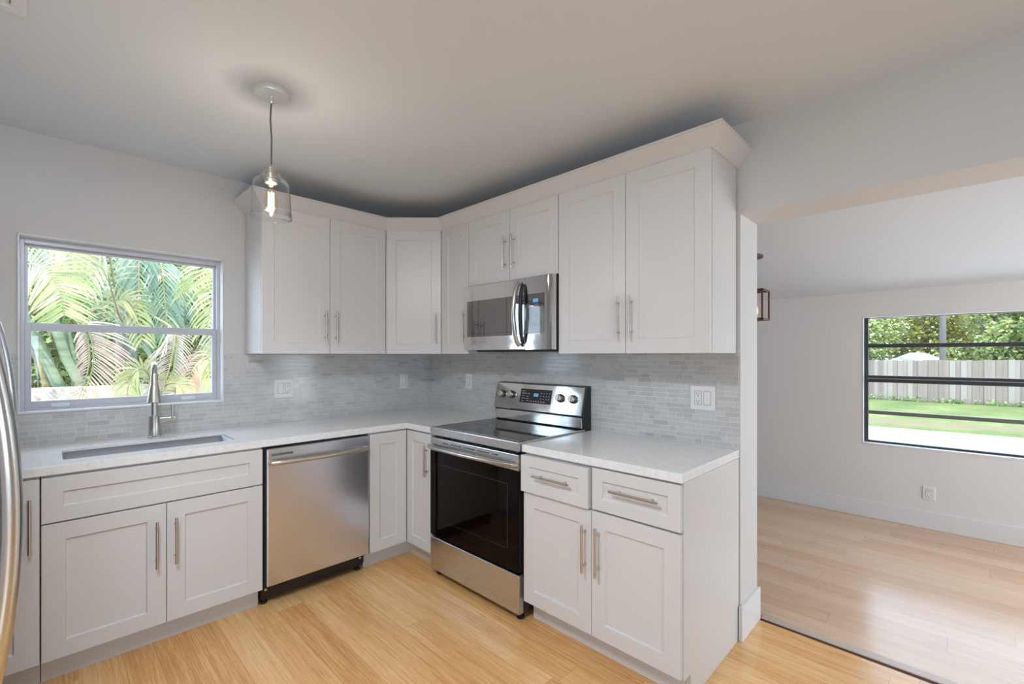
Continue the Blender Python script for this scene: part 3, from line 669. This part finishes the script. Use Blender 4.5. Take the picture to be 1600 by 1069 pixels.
def plate(T, name, u0, u1, z0, z1, label, cat, loc, items):
    t = thing(name, label, cat, loc)
    MB().box(u0, u1, 0, .0075, z0, z1, T).build('cover_plate', M['plate'], t, .003)
    for k_, u in items: MB().box(u-.0185, u+.0185, .0, .0078, (z0+z1)/2-.036, (z0+z1)/2+.036, T).build('device_gap_shadow', M['gap'], t)  # thin grey plate drawn as the shadow around each device
    for k_, u in items: (receptacle if k_ == 'o' else rocker)(T, t, u, (z0+z1)/2)
PL = lambda u, n, z: (.007+n, u, z); PR = lambda u, n, z: (u, -.007-n, z); PF = lambda u, n, z: (u, FY-n, z)
plate(PL, 'outlet_switch_plate', -1.262, -1.138, 1.080, 1.205, 'double white plate with switch and outlet above the dishwasher', 'outlet', (.007, -1.2, 1.14), [('s', -1.222), ('o', -1.177)])
plate(PL, 'light_switch', -.298, -.226, 1.092, 1.212, 'single white light switch plate left of the tiled corner', 'switch', (.007, -.26, 1.15), [('s', -.262)])
plate(PR, 'light_switch', .504, .582, 1.104, 1.224, 'single white light switch plate between the tiled corner and the range', 'switch', (.54, -.007, 1.16), [('s', .543)])
plate(PR, 'outlet_switch_plate', 2.302, 2.427, 1.090, 1.212, 'double white plate with outlet and switch right of the range', 'outlet', (2.36, -.007, 1.15), [('o', 2.342), ('s', 2.388)])
plate(PF, 'wall_outlet', 3.078, 3.152, .229, .332, 'white wall outlet below the side room window', 'outlet', (3.11, FY, .28), [('o', 3.115)])

# ------------------------------------------------------------------ pendant lamp
PX, PY = 1.226, -1.672
t = thing('pendant_lamp', 'clear glass pendant lamp with glowing filament bulb hanging near the sink', 'lamp', (PX, PY, CH))
MB().lathe((PX, PY, CH), [(.065, 0), (.066, -.016), (.064, -.021), (.03, -.024), (.012, -.026)], 40).build('canopy', simple('satin_silver_canopy', (.80, .80, .78), .38, .6), t, 0, True)
MB().lathe((PX, PY, CH-.024), [(.009, 0), (.009, -.022), (.004, -.030)], 16).build('cord_grip', M['chrome'], t, 0, True)
MB().tube([(PX, PY, CH-.045), (PX-.004, PY-.002, CH-.12), (PX+.002, PY+.001, CH-.2), (PX+.002, PY, CH-.25), (PX, PY, 2.168)], .0032, 8).build('cord', simple('grey_cloth_cord', (.10, .10, .10), .8), t, 0, True)
sh = MB().lathe((PX, PY, 0), [(.012, 2.178), (.012, 2.168), (.023, 2.163), (.027, 2.155), (.027, 2.138), (.024, 2.134), (.026, 2.130), (.038, 2.126), (.040, 2.118), (.038, 2.112), (.055, 2.106), (.067, 2.094), (.070, 2.078), (.077, 1.975), (.0785, 1.965), (.081, 1.947), (.0805, 1.944), (.078, 1.944), (.0775, 1.947), (.0765, 1.965)], 48, cap=False)
sh.build('glass_shade', M['shade'], t, 0, True, fix=False)
MB().lathe((PX, PY, 0), [(.010, 2.164), (.017, 2.155), (.018, 2.110), (.024, 2.104), (.024, 2.090), (.016, 2.086)], 24).build('socket', M['nickel_warm'], t, 0, True)
bl = MB().lathe((PX, PY, 0), [(.0125, 2.088), (.0135, 2.070), (.020, 2.050), (.024, 2.025), (.025, 1.995), (.022, 1.972), (.014, 1.958), (.002, 1.954)], 28, cap=False).build('bulb', M['bulb'], t, 0, True)
m = MB(); fp = []
for i in range(9):
    a = 2*PI*i/8; r_ = .011
    fp.append((PX+r_*math.cos(a), PY+r_*math.sin(a), 2.052 if i % 2 == 0 else 1.975))
for i in range(8): m.tube([fp[i], fp[i+1]], .0010, 6)
m.build('filament', M['fil'], bl)
MB().tube([(PX, PY, 2.088), (PX, PY, 1.975)], .0022, 8).build('filament_stem', M['bulb'], bl)
pd = bpy.data.lights.new('pendant_glow', 'POINT'); pd.energy = 6; pd.color = (1, .93, .86); pd.shadow_soft_size = .012
po = bpy.data.objects.new('pendant_glow', pd); COL.objects.link(po); po.location = (PX, PY, 2.01)

t = thing('fill_light_panel', 'flat white ceiling panel added for fill light, out of view', 'lamp', (2.30, -2.50, CH))  # fixture added to go with the unseen fill lamp
bxo('frame', M['trim'], (1.98, 2.62, -2.82, -2.18, 2.43, CH), t, .004)
# side room lantern
LX, LY = 2.180, 1.40; LZ = 2.325+slope*(LY-.25)
t = thing('lantern_pendant', 'brown metal open frame lantern hanging in the side room', 'lamp', (LX, LY, LZ))
MB().lathe((LX, LY, LZ+.012), [(.064, 0), (.064, -.026), (.05, -.034), (.01, -.038)], 28).build('canopy', simple('lantern_canopy_grey', (.12, .11, .11), .4, .6), t, 0, True)
MB().tube([(LX, LY, LZ-.02), (LX, LY, 1.86)], .004, 8).build('rod', M['rust'], t)
m = MB(); a = .088; z0, z1 = 1.628, 1.855; w_ = .012
for sx in (-a, a-w_):
    for sy in (-a, a-w_): m.box(LX+sx, LX+sx+w_, LY+sy, LY+sy+w_, z0, z1)
for z in (z0, z1-.014):
    m.box(LX-a, LX+a, LY-a, LY-a+w_, z, z+.014); m.box(LX-a, LX+a, LY+a-w_, LY+a, z, z+.014); m.box(LX-a, LX-a+w_, LY-a, LY+a, z, z+.014); m.box(LX+a-w_, LX+a, LY-a, LY+a, z, z+.014)
m.box(LX-a, LX+a, LY-.006, LY+.006, z1-.010, z1)
m.build('cage', M['rust'], t, .001)
MB().lathe((LX, LY, 1.77), [(.012, 0), (.014, .04), (.014, .085)], 14).build('socket', M['rust'], t, 0, True)
MB().lathe((LX, LY, 1.64), [(.003, .0), (.022, .02), (.030, .05), (.028, .08), (.014, .12), (.012, .13)], 20).build('bulb', simple('warm_bulb', (.9, .6, .4), .3, 0, .5, 0, (1, .6, .32), 1.2), t, 0, True)

# ------------------------------------------------------------------ ceiling air vent
t = thing('air_vent', 'white ceiling air register with dark slots at the top left', 'vent', (1.26, -2.5, CH))
VX0, VX1, VY0, VY1 = 1.125, 1.43, -2.68, -2.378
m = MB(); f_ = .035
m.box(VX0, VX0+f_, VY0, VY1, CH-.014, CH); m.box(VX1-f_, VX1, VY0, VY1, CH-.014, CH); m.box(VX0+f_, VX1-f_, VY0, VY0+f_, CH-.014, CH); m.box(VX0+f_, VX1-f_, VY1-f_, VY1, CH-.014, CH)
m.build('frame', M['ventwhite'], t, .003)
bxo('duct_opening', M['slot'], (VX0+f_, VX1-f_, VY0+f_, VY1-f_, CH-.002, CH-.0005), t)
for i in range(7):
    y = VY0+f_+.010+i*.033
    m = MB(); m.prism([(VX0+f_, y, CH-.012), (VX0+f_, y+.020, CH-.003), (VX0+f_, y+.0215, CH-.0045), (VX0+f_, y+.0015, CH-.0135)], (VX1-VX0-2*f_, 0, 0)); m.build('slat', M['ventwhite'], t)

# ------------------------------------------------------------------ fridge (front faces the range wall)
t = thing('refrigerator', 'stainless refrigerator at the left edge with a long bowed handle', 'refrigerator', (1.40, -2.83, 0))
bxo('case', simple('fridge_grey_side', (.22, .22, .23), .5, .3), (.93, 1.83, -3.36, -2.515, .02, 1.78), t, .005)
dl = bxo('door', M['steel_dw'], (.935, 1.378, -2.513, -2.462, .70, 1.775), t, .012)
dR = bxo('door', M['steel_dw'], (1.382, 1.825, -2.513, -2.462, .06, 1.775), t, .012)
def bow(x, y0, z0, z1, bulge):
    pts = []; n_ = 22
    for i in range(n_+1):
        f = i/n_; s_ = math.sin(PI*f); pts.append((x, y0+bulge*(s_**.62), z0+(z1-z0)*f))
    return pts
hx = 1.760
MB().tube(bow(hx, -2.470, .50, 1.50, .078), .0195, 18).build('handle', simple('fridge_handle_steel', (.66, .65, .63), .22, 1), dR, 0, True)
MB().tube(bow(1.03, -2.470, .80, 1.50, .05), .0175, 14).build('handle', M['steel_dw'], dl, 0, True)
for xx in (1.0, 1.76):
    MB().lathe((xx, -2.6, 0), [(.02, 0), (.02, .03)], 14).build('foot', M['rubber'], t)

# ------------------------------------------------------------------ outdoors beyond the side room window
GZ = -.35
struct(bxo('lawn', M['grass'], (-14, 30, 11.4, 60, GZ-.2, GZ)), 'green lawn outside the side room window', 'lawn')
struct(MB().prism([(-14, 2.8, GZ), (30, 2.8, GZ), (30, 13.4, GZ), (-14, 10.6, GZ)], (0, 0, .006)).build('patio', M['patio']), 'bright white concrete patio outside the side room window', 'patio')
# wooden fence: each board carried in one mesh, boards slightly uneven
t = thing('wooden_fence', 'weathered grey brown board fence across the back lawn', 'fence', (5, 20.5, GZ))
m = MB(); x = -3.0
rr = random.Random(3)
while x < 13:
    yb = 20.35; w_ = .138; h = 1.50+rr.uniform(-.015, .02); dy = .009 if round((x+3)/.143) % 2 else -.009
    m.box(x-.004, x+.147, yb+dy, yb+dy+.016, GZ+rr.uniform(.0, .03), GZ+h+(x-.6)*.012)
    x += .143
m.build('fence_boards', M['fence'], t)
for zz in (.25, .75, 1.25):
    m = MB(); m.box(-3, 13, 20.385, 20.42, GZ+zz, GZ+zz+.09); m.build('fence_rail', M['fence'], t)
# low weeds at the fence foot
def leaf_cloud(m, c, r, n, s, rnd, shell=.5, flat=1.0):
    c = Vector(c)
    for _ in range(n):
        while True:
            d = Vector((rnd.uniform(-1, 1), rnd.uniform(-1, 1), rnd.uniform(-1, 1)))
            if .01 < d.length < 1: break
        q = d.normalized()*(d.length**(1-shell)); p = c+Vector((q.x*r[0], q.y*r[1], q.z*r[2]))
        a = Vector((rnd.gauss(0, 1), rnd.gauss(0, 1), rnd.gauss(0, .6)*flat)).normalized(); b = a.cross(Vector((rnd.gauss(0, 1), rnd.gauss(0, 1), rnd.gauss(0, 1)))).normalized()
        L = s*rnd.uniform(.6, 1.4); W_ = L*.32
        k0 = len(m.v); m.v += [p-a*L*.5, p+b*W_, p+a*L*.5, p-b*W_]; m.f.append([k0, k0+1, k0+2, k0+3]); m.m.append(0)
rr = random.Random(5)
m = MB()
for i in range(70): leaf_cloud(m, (rr.uniform(-1, 9), 20.2+max(0, 0), GZ+.06), (.16, .1, .14), 14, .09, rr)
tag(m.build('fence_weeds', M['leaf_dark'], None, fix=False), 'low green weeds growing along the foot of the fence', 'weeds', None, 'stuff')

def broad_tree(name, label, cat, base, h, crown, n, leaf, mat, trunk_r=.14, seed=1, lean=(0, 0), group=None, branches=5):
    rnd = random.Random(seed); t = thing(name, label, cat, base, group); b = Vector(base)
    top = b+Vector((lean[0], lean[1], h*.55))
    m = MB().tube([b, b+(top-b)*.5+Vector((.06, .03, 0)), top], [trunk_r, trunk_r*.8, trunk_r*.55], 10); m.build('trunk', M['bark'], t, 0, True)
    br = MB()
    clumps = []
    for i in range(branches):
        a = 2*PI*i/branches+rnd.uniform(-.4, .4); e_ = b+Vector((lean[0]+crown[0]*.6*math.cos(a), lean[1]+crown[1]*.6*math.sin(a), h*rnd.uniform(.6, .9)))
        s_ = b+(top-b)*rnd.uniform(.4, .95); br.tube([s_, s_.lerp(e_, .5)+Vector((0, 0, .15)), e_], [trunk_r*.45, trunk_r*.3, trunk_r*.12], 7); clumps.append(e_)
    br.build('branches', M['bark'], t, 0, True)
    m = MB()
    for i in range(14):
        c = b+Vector((lean[0]+rnd.uniform(-.65, .65)*crown[0], lean[1]+rnd.uniform(-.65, .65)*crown[1], h-crown[2]+rnd.uniform(-.75, .7)*crown[2]))
        leaf_cloud(m, c, (crown[0]*.42, crown[1]*.42, crown[2]*.38), n//14, leaf, rnd, .35)
    m.build('crown', mat, t, fix=False)
    return t
gt = 'leafy trees behind the board fence'
TR_ = [((-.9, 25.6, GZ), 6.2, (2.6, 1.6, 3.1), 'leaf_mix', 'open leafy tree behind the left end of the fence, left of the shed roof'),
       ((2.0, 27.0, GZ), 7.0, (2.0, 1.4, 3.4), 'leaf_yel', 'yellowing tree standing above the grey shed roof'),
       ((4.3, 24.0, GZ), 6.0, (1.9, 1.5, 2.9), 'leaf_mix', 'bright green tree just right of the utility pole behind the fence'),
       ((6.8, 23.5, GZ), 6.4, (2.2, 1.5, 3.2), 'leaf_dark', 'deep green tree at the right edge of the side room window'),
       ((9.6, 24.0, GZ), 6.6, (2.6, 1.6, 3.3), 'leaf_mix', 'tree right of the deep green one, mostly past the window edge')]
for i, (b, h, c, mt, lb) in enumerate(TR_):
    broad_tree('leafy_tree', lb, 'tree', b, h, c, 10000, .15, M[mt], .15, 11+i, (0, 0), gt)
# hedge mass further back so that no bare horizon shows
rr = random.Random(8); 
t = thing('background_hedge', 'tall mixed green hedge far behind the trees', 'hedge', (5, 29, GZ)); m = MB()
for i in range(46): leaf_cloud(m, (-8+i*.65, 29+rr.uniform(-.6, .6), rr.uniform(.2, 5.5)), (1.3, .7, 1.7), 330, .32, rr)
m.build('foliage', M['leaf_mix'], t, fix=False)
m = MB()
for i in range(14): m.tube([(-7+i*2.1, 29, GZ), (-7+i*2.1+.2, 29.1, 4)], [.08, .05], 7)
m.build('stems', M['bark'], t)
t = thing('utility_pole', 'grey wooden utility pole rising behind the fence', 'pole', (2.787, 22.0, GZ))
MB().tube([(2.787, 22.0, GZ), (2.787, 22.0, 9)], [.105, .09], 16).build('post', M['pole'], t, 0, True)
MB().box(1.9, 3.7, 21.78, 21.86, 8.2, 8.32).build('crossarm', M['pole'], t)
# garden shed: only its hipped roof clears the fence
t = thing('garden_shed', 'shed with a pale grey hipped roof peeking over the fence', 'shed', (2.0, 24.2, GZ))
bxo('walls', M['cream'], (1.15, 2.85, 22.7, 24.0, GZ, 1.08), t)
m = MB(); m.add([(1.0, 22.5, 1.10), (3.0, 22.5, 1.10), (3.0, 24.15, 1.10), (1.0, 24.15, 1.10), (1.75, 23.3, 1.47), (2.2, 23.3, 1.47)], [(0, 1, 5, 4), (1, 2, 5), (2, 3, 4, 5), (3, 0, 4), (0, 3, 2, 1)]); m.build('roof', M['roofgrey'], t)
bxo('roof_vent', simple('vent_box_tan', (.35, .33, .30), .6), (1.95, 2.32, 22.72, 22.95, 1.20, 1.30), t, .01)

# ------------------------------------------------------------------ outdoors beyond the sink window
struct(bxo('side_yard_ground', M['soil'], (-14, -.2, -9, 2.8, GZ-.2, -.2)), 'leaf covered ground of the side yard', 'ground')
tag(bxo('garden_wall', M['coral'], (-3.55, -3.35, -5.0, -1.48, -.2, 1.03), None, .02), 'low rough coral stone garden wall outside the sink window', 'garden wall')
tag(bxo('stucco_wall', M['cream'], (-3.62, -3.40, -1.47, 3.2, -.2, 1.06), None, .01), 'low smooth cream wall at the right of the sink window view', 'garden wall')

def frond(pts, ll, mat, parent, seed, n=30, droop=.55, both=True, w_=.011, side=None, fan=.55):
    """feather palm frond along the rachis pts; leaflets of length ll on both sides"""
    rnd = random.Random(seed); P = [Vector(p) for p in pts]
    def at(f):
        k_ = f*(len(P)-1); i = min(int(k_), len(P)-2); q = k_-i
        p0 = P[max(i-1, 0)]; p1 = P[i]; p2 = P[i+1]; p3 = P[min(i+2, len(P)-1)]
        return .5*((2*p1)+(p2-p0)*q+(2*p0-5*p1+4*p2-p3)*q*q+(3*p1-p0-3*p2+p3)*q**3)
    m = MB(); m.tube([at(i/16) for i in range(17)], [.011*(1-.75*i/16) for i in range(17)], 6, mi=1)
    for i in range(n):
        f = .16+.83*(i+.5)/n; p = at(f); tg = (at(min(1, f+.02))-at(max(0, f-.02))).normalized()
        sd_ = Vector((1, 0, 0)).cross(tg); sd_ = (sd_.normalized() if sd_.length > .1 else Vector((0, 1, 0)))
        L = ll*(.55+.45*math.sin(PI*min(1, .12+f*.85)))*rnd.uniform(.88, 1.08)
        for s in ((1, -1) if side is None else (side,)):
            d0 = (sd_*s*(1-fan*.35)+tg*(fan+.25*f)+Vector((rnd.uniform(.05, .3), rnd.uniform(-.06, .06), rnd.uniform(-.06, .06)))).normalized()
            q = [p]; dd = d0.copy()
            for k_ in range(4):
                q.append(q[-1]+dd*L/4); dd = (dd+Vector((rnd.uniform(-.04, .04), 0, -droop*.38))).normalized()
            wv = tg.cross(d0).cross(d0); wv = (wv.normalized() if wv.length > .05 else tg)
            ws = [w_*.5, w_, w_*.9, w_*.55, .0015]; b0 = len(m.v)
            for a_, b_ in zip(q, ws): m.v += [a_-wv*b_, a_+wv*b_]
            for k_ in range(4): m.f.append([b0+2*k_, b0+2*k_+1, b0+2*k_+3, b0+2*k_+2]); m.m.append(0)
    return m.build('frond', [mat, M['stem_y']], parent, fix=False)
def stem(t, pts, r, mat): return MB().tube(pts, [r*(1.15-.3*i/(len(pts)-1)) for i in range(len(pts))], 12).build('stem', mat, t, 0, True)

t = thing('areca_palm', 'yellow green clumping palm with leaning ringed stems, left of the sink view', 'palm', (-3.75, -2.1, -.2))
stem(t, [(-3.70, -2.00, -.2), (-3.72, -2.22, 1.02), (-3.72, -2.33, 1.34), (-3.70, -2.46, 1.70), (-3.5, -2.6, 2.3)], .050, M['stem'])
stem(t, [(-3.70, -1.80, -.2), (-3.72, -2.06, 1.04), (-3.72, -2.17, 1.33), (-3.70, -2.25, 1.66), (-3.6, -2.35, 2.3)], .046, M['stem'])
stem(t, [(-3.90, -2.00, -.2), (-3.86, -2.10, 1.2), (-3.84, -2.17, 1.7)], .036, M['stem'])
stem(t, [(-3.90, -2.20, -.2), (-3.86, -2.33, 1.1), (-3.84, -2.42, 1.65)], .034, M['stem_y'])
frond([(-3.4, -2.56, 1.95), (-2.75, -2.56, 2.12), (-2.2, -2.38, 2.12), (-2.1, -2.26, 1.95), (-2.1, -2.22, 1.70)], .34, M['frond_y'], t, 1, 34, .22, fan=.35)
frond([(-3.5, -2.60, 2.1), (-2.9, -2.50, 2.32), (-2.4, -2.33, 2.40), (-2.3, -2.20, 2.26), (-2.3, -2.17, 1.98)], .34, M['frond_y'], t, 2, 26, .5)
frond([(-3.5, -2.40, 2.0), (-3.2, -2.75, 2.3), (-3.0, -2.72, 2.2), (-2.9, -2.66, 1.85), (-2.9, -2.6, 1.5)], .42, M['frond_g'], t, 3, 26, .5)
frond([(-3.6, -2.35, 2.2), (-3.4, -2.45, 2.6), (-3.2, -2.35, 2.62), (-3.1, -2.25, 2.4), (-3.1, -2.2, 2.1)], .45, M['frond_g'], t, 4, 26, .4)
t = thing('areca_palm', 'palm with pale arching fronds at the top middle of the sink view', 'palm', (-4.4, -1.66, -.2))
stem(t, [(-4.4, -1.66, -.2), (-4.38, -1.65, 1.0), (-4.38, -1.66, 2.2)], .055, M['bark'])
frond([(-4.2, -1.7, 2.1), (-2.9, -1.84, 2.1), (-2.6, -1.93, 2.50), (-2.55, -2.04, 2.34), (-2.55, -2.09, 2.02)], .36, M['frond_w'], t, 6, 30, .7)
frond([(-4.2, -1.6, 1.8), (-3.0, -1.78, 1.75), (-2.6, -1.90, 2.10), (-2.5, -1.93, 2.35), (-2.45, -1.92, 2.6)], .44, M['frond_w'], t, 7, 32, .55, side=1)
frond([(-4.2, -1.8, 1.8), (-3.2, -2.00, 1.80), (-2.8, -1.82, 1.93), (-2.8, -1.70, 1.86), (-2.8, -1.62, 1.52)], .27, M['frond_y'], t, 8, 24, .8)
frond([(-4.2, -1.65, 2.4), (-4.0, -1.9, 2.9), (-3.8, -2.2, 3.0), (-3.7, -2.4, 2.7), (-3.7, -2.5, 2.3)], .45, M['frond_g'], t, 9, 26, .5)
t = thing('areca_palm', 'palm with deep green hanging fronds in the centre of the sink view', 'palm', (-4.0, -1.30, -.2))
stem(t, [(-4.0, -1.16, -.2), (-4.0, -1.12, 1.0), (-3.98, -1.10, 2.0), (-3.9, -1.2, 2.5)], .050, M['stem'])
frond([(-3.9, -1.3, 2.4), (-3.4, -1.52, 2.75), (-3.2, -1.60, 2.62), (-3.15, -1.61, 2.1), (-3.15, -1.60, 1.45)], .42, M['frond_g'], t, 10, 36, .75, fan=.8)
frond([(-3.9, -1.3, 2.3), (-3.5, -1.40, 2.5), (-3.2, -1.40, 2.35), (-3.15, -1.38, 1.95), (-3.15, -1.34, 1.5)], .40, M['frond_g'], t, 11, 30, .7, fan=.8)
frond([(-3.9, -1.25, 2.4), (-3.6, -1.70, 2.7), (-3.45, -1.80, 2.5), (-3.4, -1.84, 2.1), (-3.4, -1.84, 1.6)], .38, M['frond_g'], t, 12, 30, .7)
frond([(-3.9, -1.1, 2.1), (-3.6, -1.0, 2.3), (-3.4, -1.1, 2.3), (-3.3, -1.2, 2.0), (-3.3, -1.25, 1.7)], .38, M['frond_g'], t, 13, 26, .6)
t = thing('areca_palm', 'bright yellow frond palm at the right edge of the sink view', 'palm', (-3.0, -.55, -.2))
stem(t, [(-3.0, -.55, -.2), (-3.0, -.60, 1.0), (-2.95, -.65, 2.0)], .05, M['stem'])
frond([(-2.9, -.60, 2.0), (-2.45, -.62, 2.50), (-2.25, -.92, 2.55), (-2.2, -1.15, 2.38), (-2.2, -1.30, 2.02)], .42, M['frond_y'], t, 14, 34, .85)
frond([(-2.9, -.60, 1.8), (-2.4, -.66, 2.20), (-2.2, -.95, 2.30), (-2.1, -1.12, 2.12), (-2.1, -1.20, 1.62)], .42, M['frond_y'], t, 15, 34, .8)
frond([(-2.9, -.60, 1.6), (-2.6, -.75, 1.95), (-2.5, -.92, 1.98), (-2.45, -1.03, 1.75), (-2.45, -1.06, 1.45)], .36, M['frond_w'], t, 16, 28, .8)
frond([(-2.8, -.70, 1.0), (-2.4, -1.00, 1.34), (-2.25, -1.15, 1.36), (-2.2, -1.12, 1.15), (-2.2, -1.08, .85)], .26, M['frond_y'], t, 17, 22, .9)
frond([(-2.8, -.70, 1.0), (-2.6, -.90, 1.30), (-2.5, -1.10, 1.34), (-2.45, -1.25, 1.22), (-2.45, -1.33, .92)], .28, M['frond_dead'], t, 18, 26, .95)
t = thing('dead_palm_frond', 'dry pinkish brown palm frond hanging left of the faucet outside', 'palm frond', (-2.4, -2.05, 1.0))
frond([(-2.5, -2.16, 1.74), (-2.4, -2.07, 1.62), (-2.38, -2.03, 1.46), (-2.38, -2.03, 1.24), (-2.40, -2.10, .98)], .40, M['frond_dead'], t, 19, 34, .35, side=1, w_=.007)
frond([(-2.5, -2.14, 1.70), (-2.42, -2.08, 1.58), (-2.40, -2.05, 1.42), (-2.40, -2.06, 1.22), (-2.42, -2.12, .96)], .16, M['frond_dead'], t, 20, 26, .5, side=-1, w_=.006)
t = thing('dead_palm_frond', 'dry grey palm frond hanging right behind the faucet outside', 'palm frond', (-2.4, -1.45, .9))
frond([(-2.5, -1.56, 1.75), (-2.4, -1.42, 1.62), (-2.38, -1.43, 1.40), (-2.38, -1.48, 1.14), (-2.38, -1.55, .86)], .38, M['frond_gray'], t, 21, 36, .5, side=-1, w_=.006)
frond([(-2.5, -1.50, 1.70), (-2.42, -1.40, 1.58), (-2.40, -1.40, 1.38), (-2.40, -1.44, 1.12), (-2.40, -1.50, .88)], .20, M['frond_gray'], t, 22, 28, .7, side=1, w_=.006)
t = thing('areca_palm', 'small low yellow green palm directly behind the faucet outside', 'palm', (-2.5, -1.55, -.2))
stem(t, [(-2.5, -1.55, -.2), (-2.48, -1.56, .3), (-2.45, -1.57, .8)], .022, M['stem'])
frond([(-2.45, -1.57, .8), (-2.3, -1.62, 1.15), (-2.2, -1.72, 1.24), (-2.2, -1.79, 1.10), (-2.2, -1.82, .86)], .22, M['frond_y'], t, 23, 24, .7)
frond([(-2.45, -1.57, .8), (-2.4, -1.50, 1.05), (-2.35, -1.40, 1.08), (-2.3, -1.34, .95), (-2.3, -1.32, .8)], .20, M['frond_y'], t, 24, 22, .7)
t = thing('tree_trunk', 'slim grey trunk behind the fronds, left of the faucet', 'tree', (-4.6, -1.52, -.2))
MB().tube([(-4.6, -1.55, -.2), (-4.6, -1.54, 1.8), (-4.6, -1.5, 4.2)], [.085, .075, .06], 12).build('trunk', M['bark'], t, 0, True)
m = MB(); rr = random.Random(21)
for i in range(8): leaf_cloud(m, (-4.6+rr.uniform(-.5, .5), -1.5+rr.uniform(-.7, .7), rr.uniform(3.2, 4.6)), (.5, .5, .45), 220, .12, rr)
m.build('crown', M['leaf_dark'], t, fix=False)
# background shrubs behind the palms
rr = random.Random(31)
SH = [(-5.6, -2.75, 1.0, 1.9, 'leaf_dry', 'dry brownish shrub behind the leaning palm stems'), (-5.4, -1.75, .9, 2.6, 'leaf_dark', 'dark green shrub behind the middle of the sink view'),
      (-5.8, -.75, 1.0, 2.4, 'leaf_mix', 'mixed green shrub behind the deep green fronds'), (-5.4, .25, 1.0, 3.0, 'leaf_mix', 'tall green shrub behind the yellow frond palm')]
for i, (x, y, r_, h, mt, lb) in enumerate(SH):
    t = thing('shrub', lb, 'shrub', (x, y, -.2), 'shrubs along the side yard')
    m = MB()
    for k_ in range(5): m.tube([(x, y, -.2), (x+rr.uniform(-.3, .3), y+rr.uniform(-.4, .4), h*.7)], [.03, .012], 6)
    m.build('stems', M['bark'], t)
    m = MB()
    for k_ in range(15): leaf_cloud(m, (x+rr.uniform(-.4, .4), y+rr.uniform(-.6, .6), rr.uniform(.2, h)), (.5, .5, .42), 190, .10, rr)
    m.build('foliage', M[mt], t, fix=False)
t = thing('background_hedge', 'tall dense hedge closing off the side yard', 'hedge', (-8, -1.2, -.2)); m = MB()
for i in range(44): leaf_cloud(m, (-8+rr.uniform(-.3, .3), -5+i*.2, rr.uniform(.2, 4.0)), (.6, .9, 1.1), 430, .24, rr)
m.build('foliage', M['leaf_mix'], t, fix=False)
m = MB()
for i in range(9): m.tube([(-8, -5+i*1.1, -.2), (-8, -5+i*1.1+.1, 3)], [.06, .03], 6)
m.build('stems', M['bark'], t)
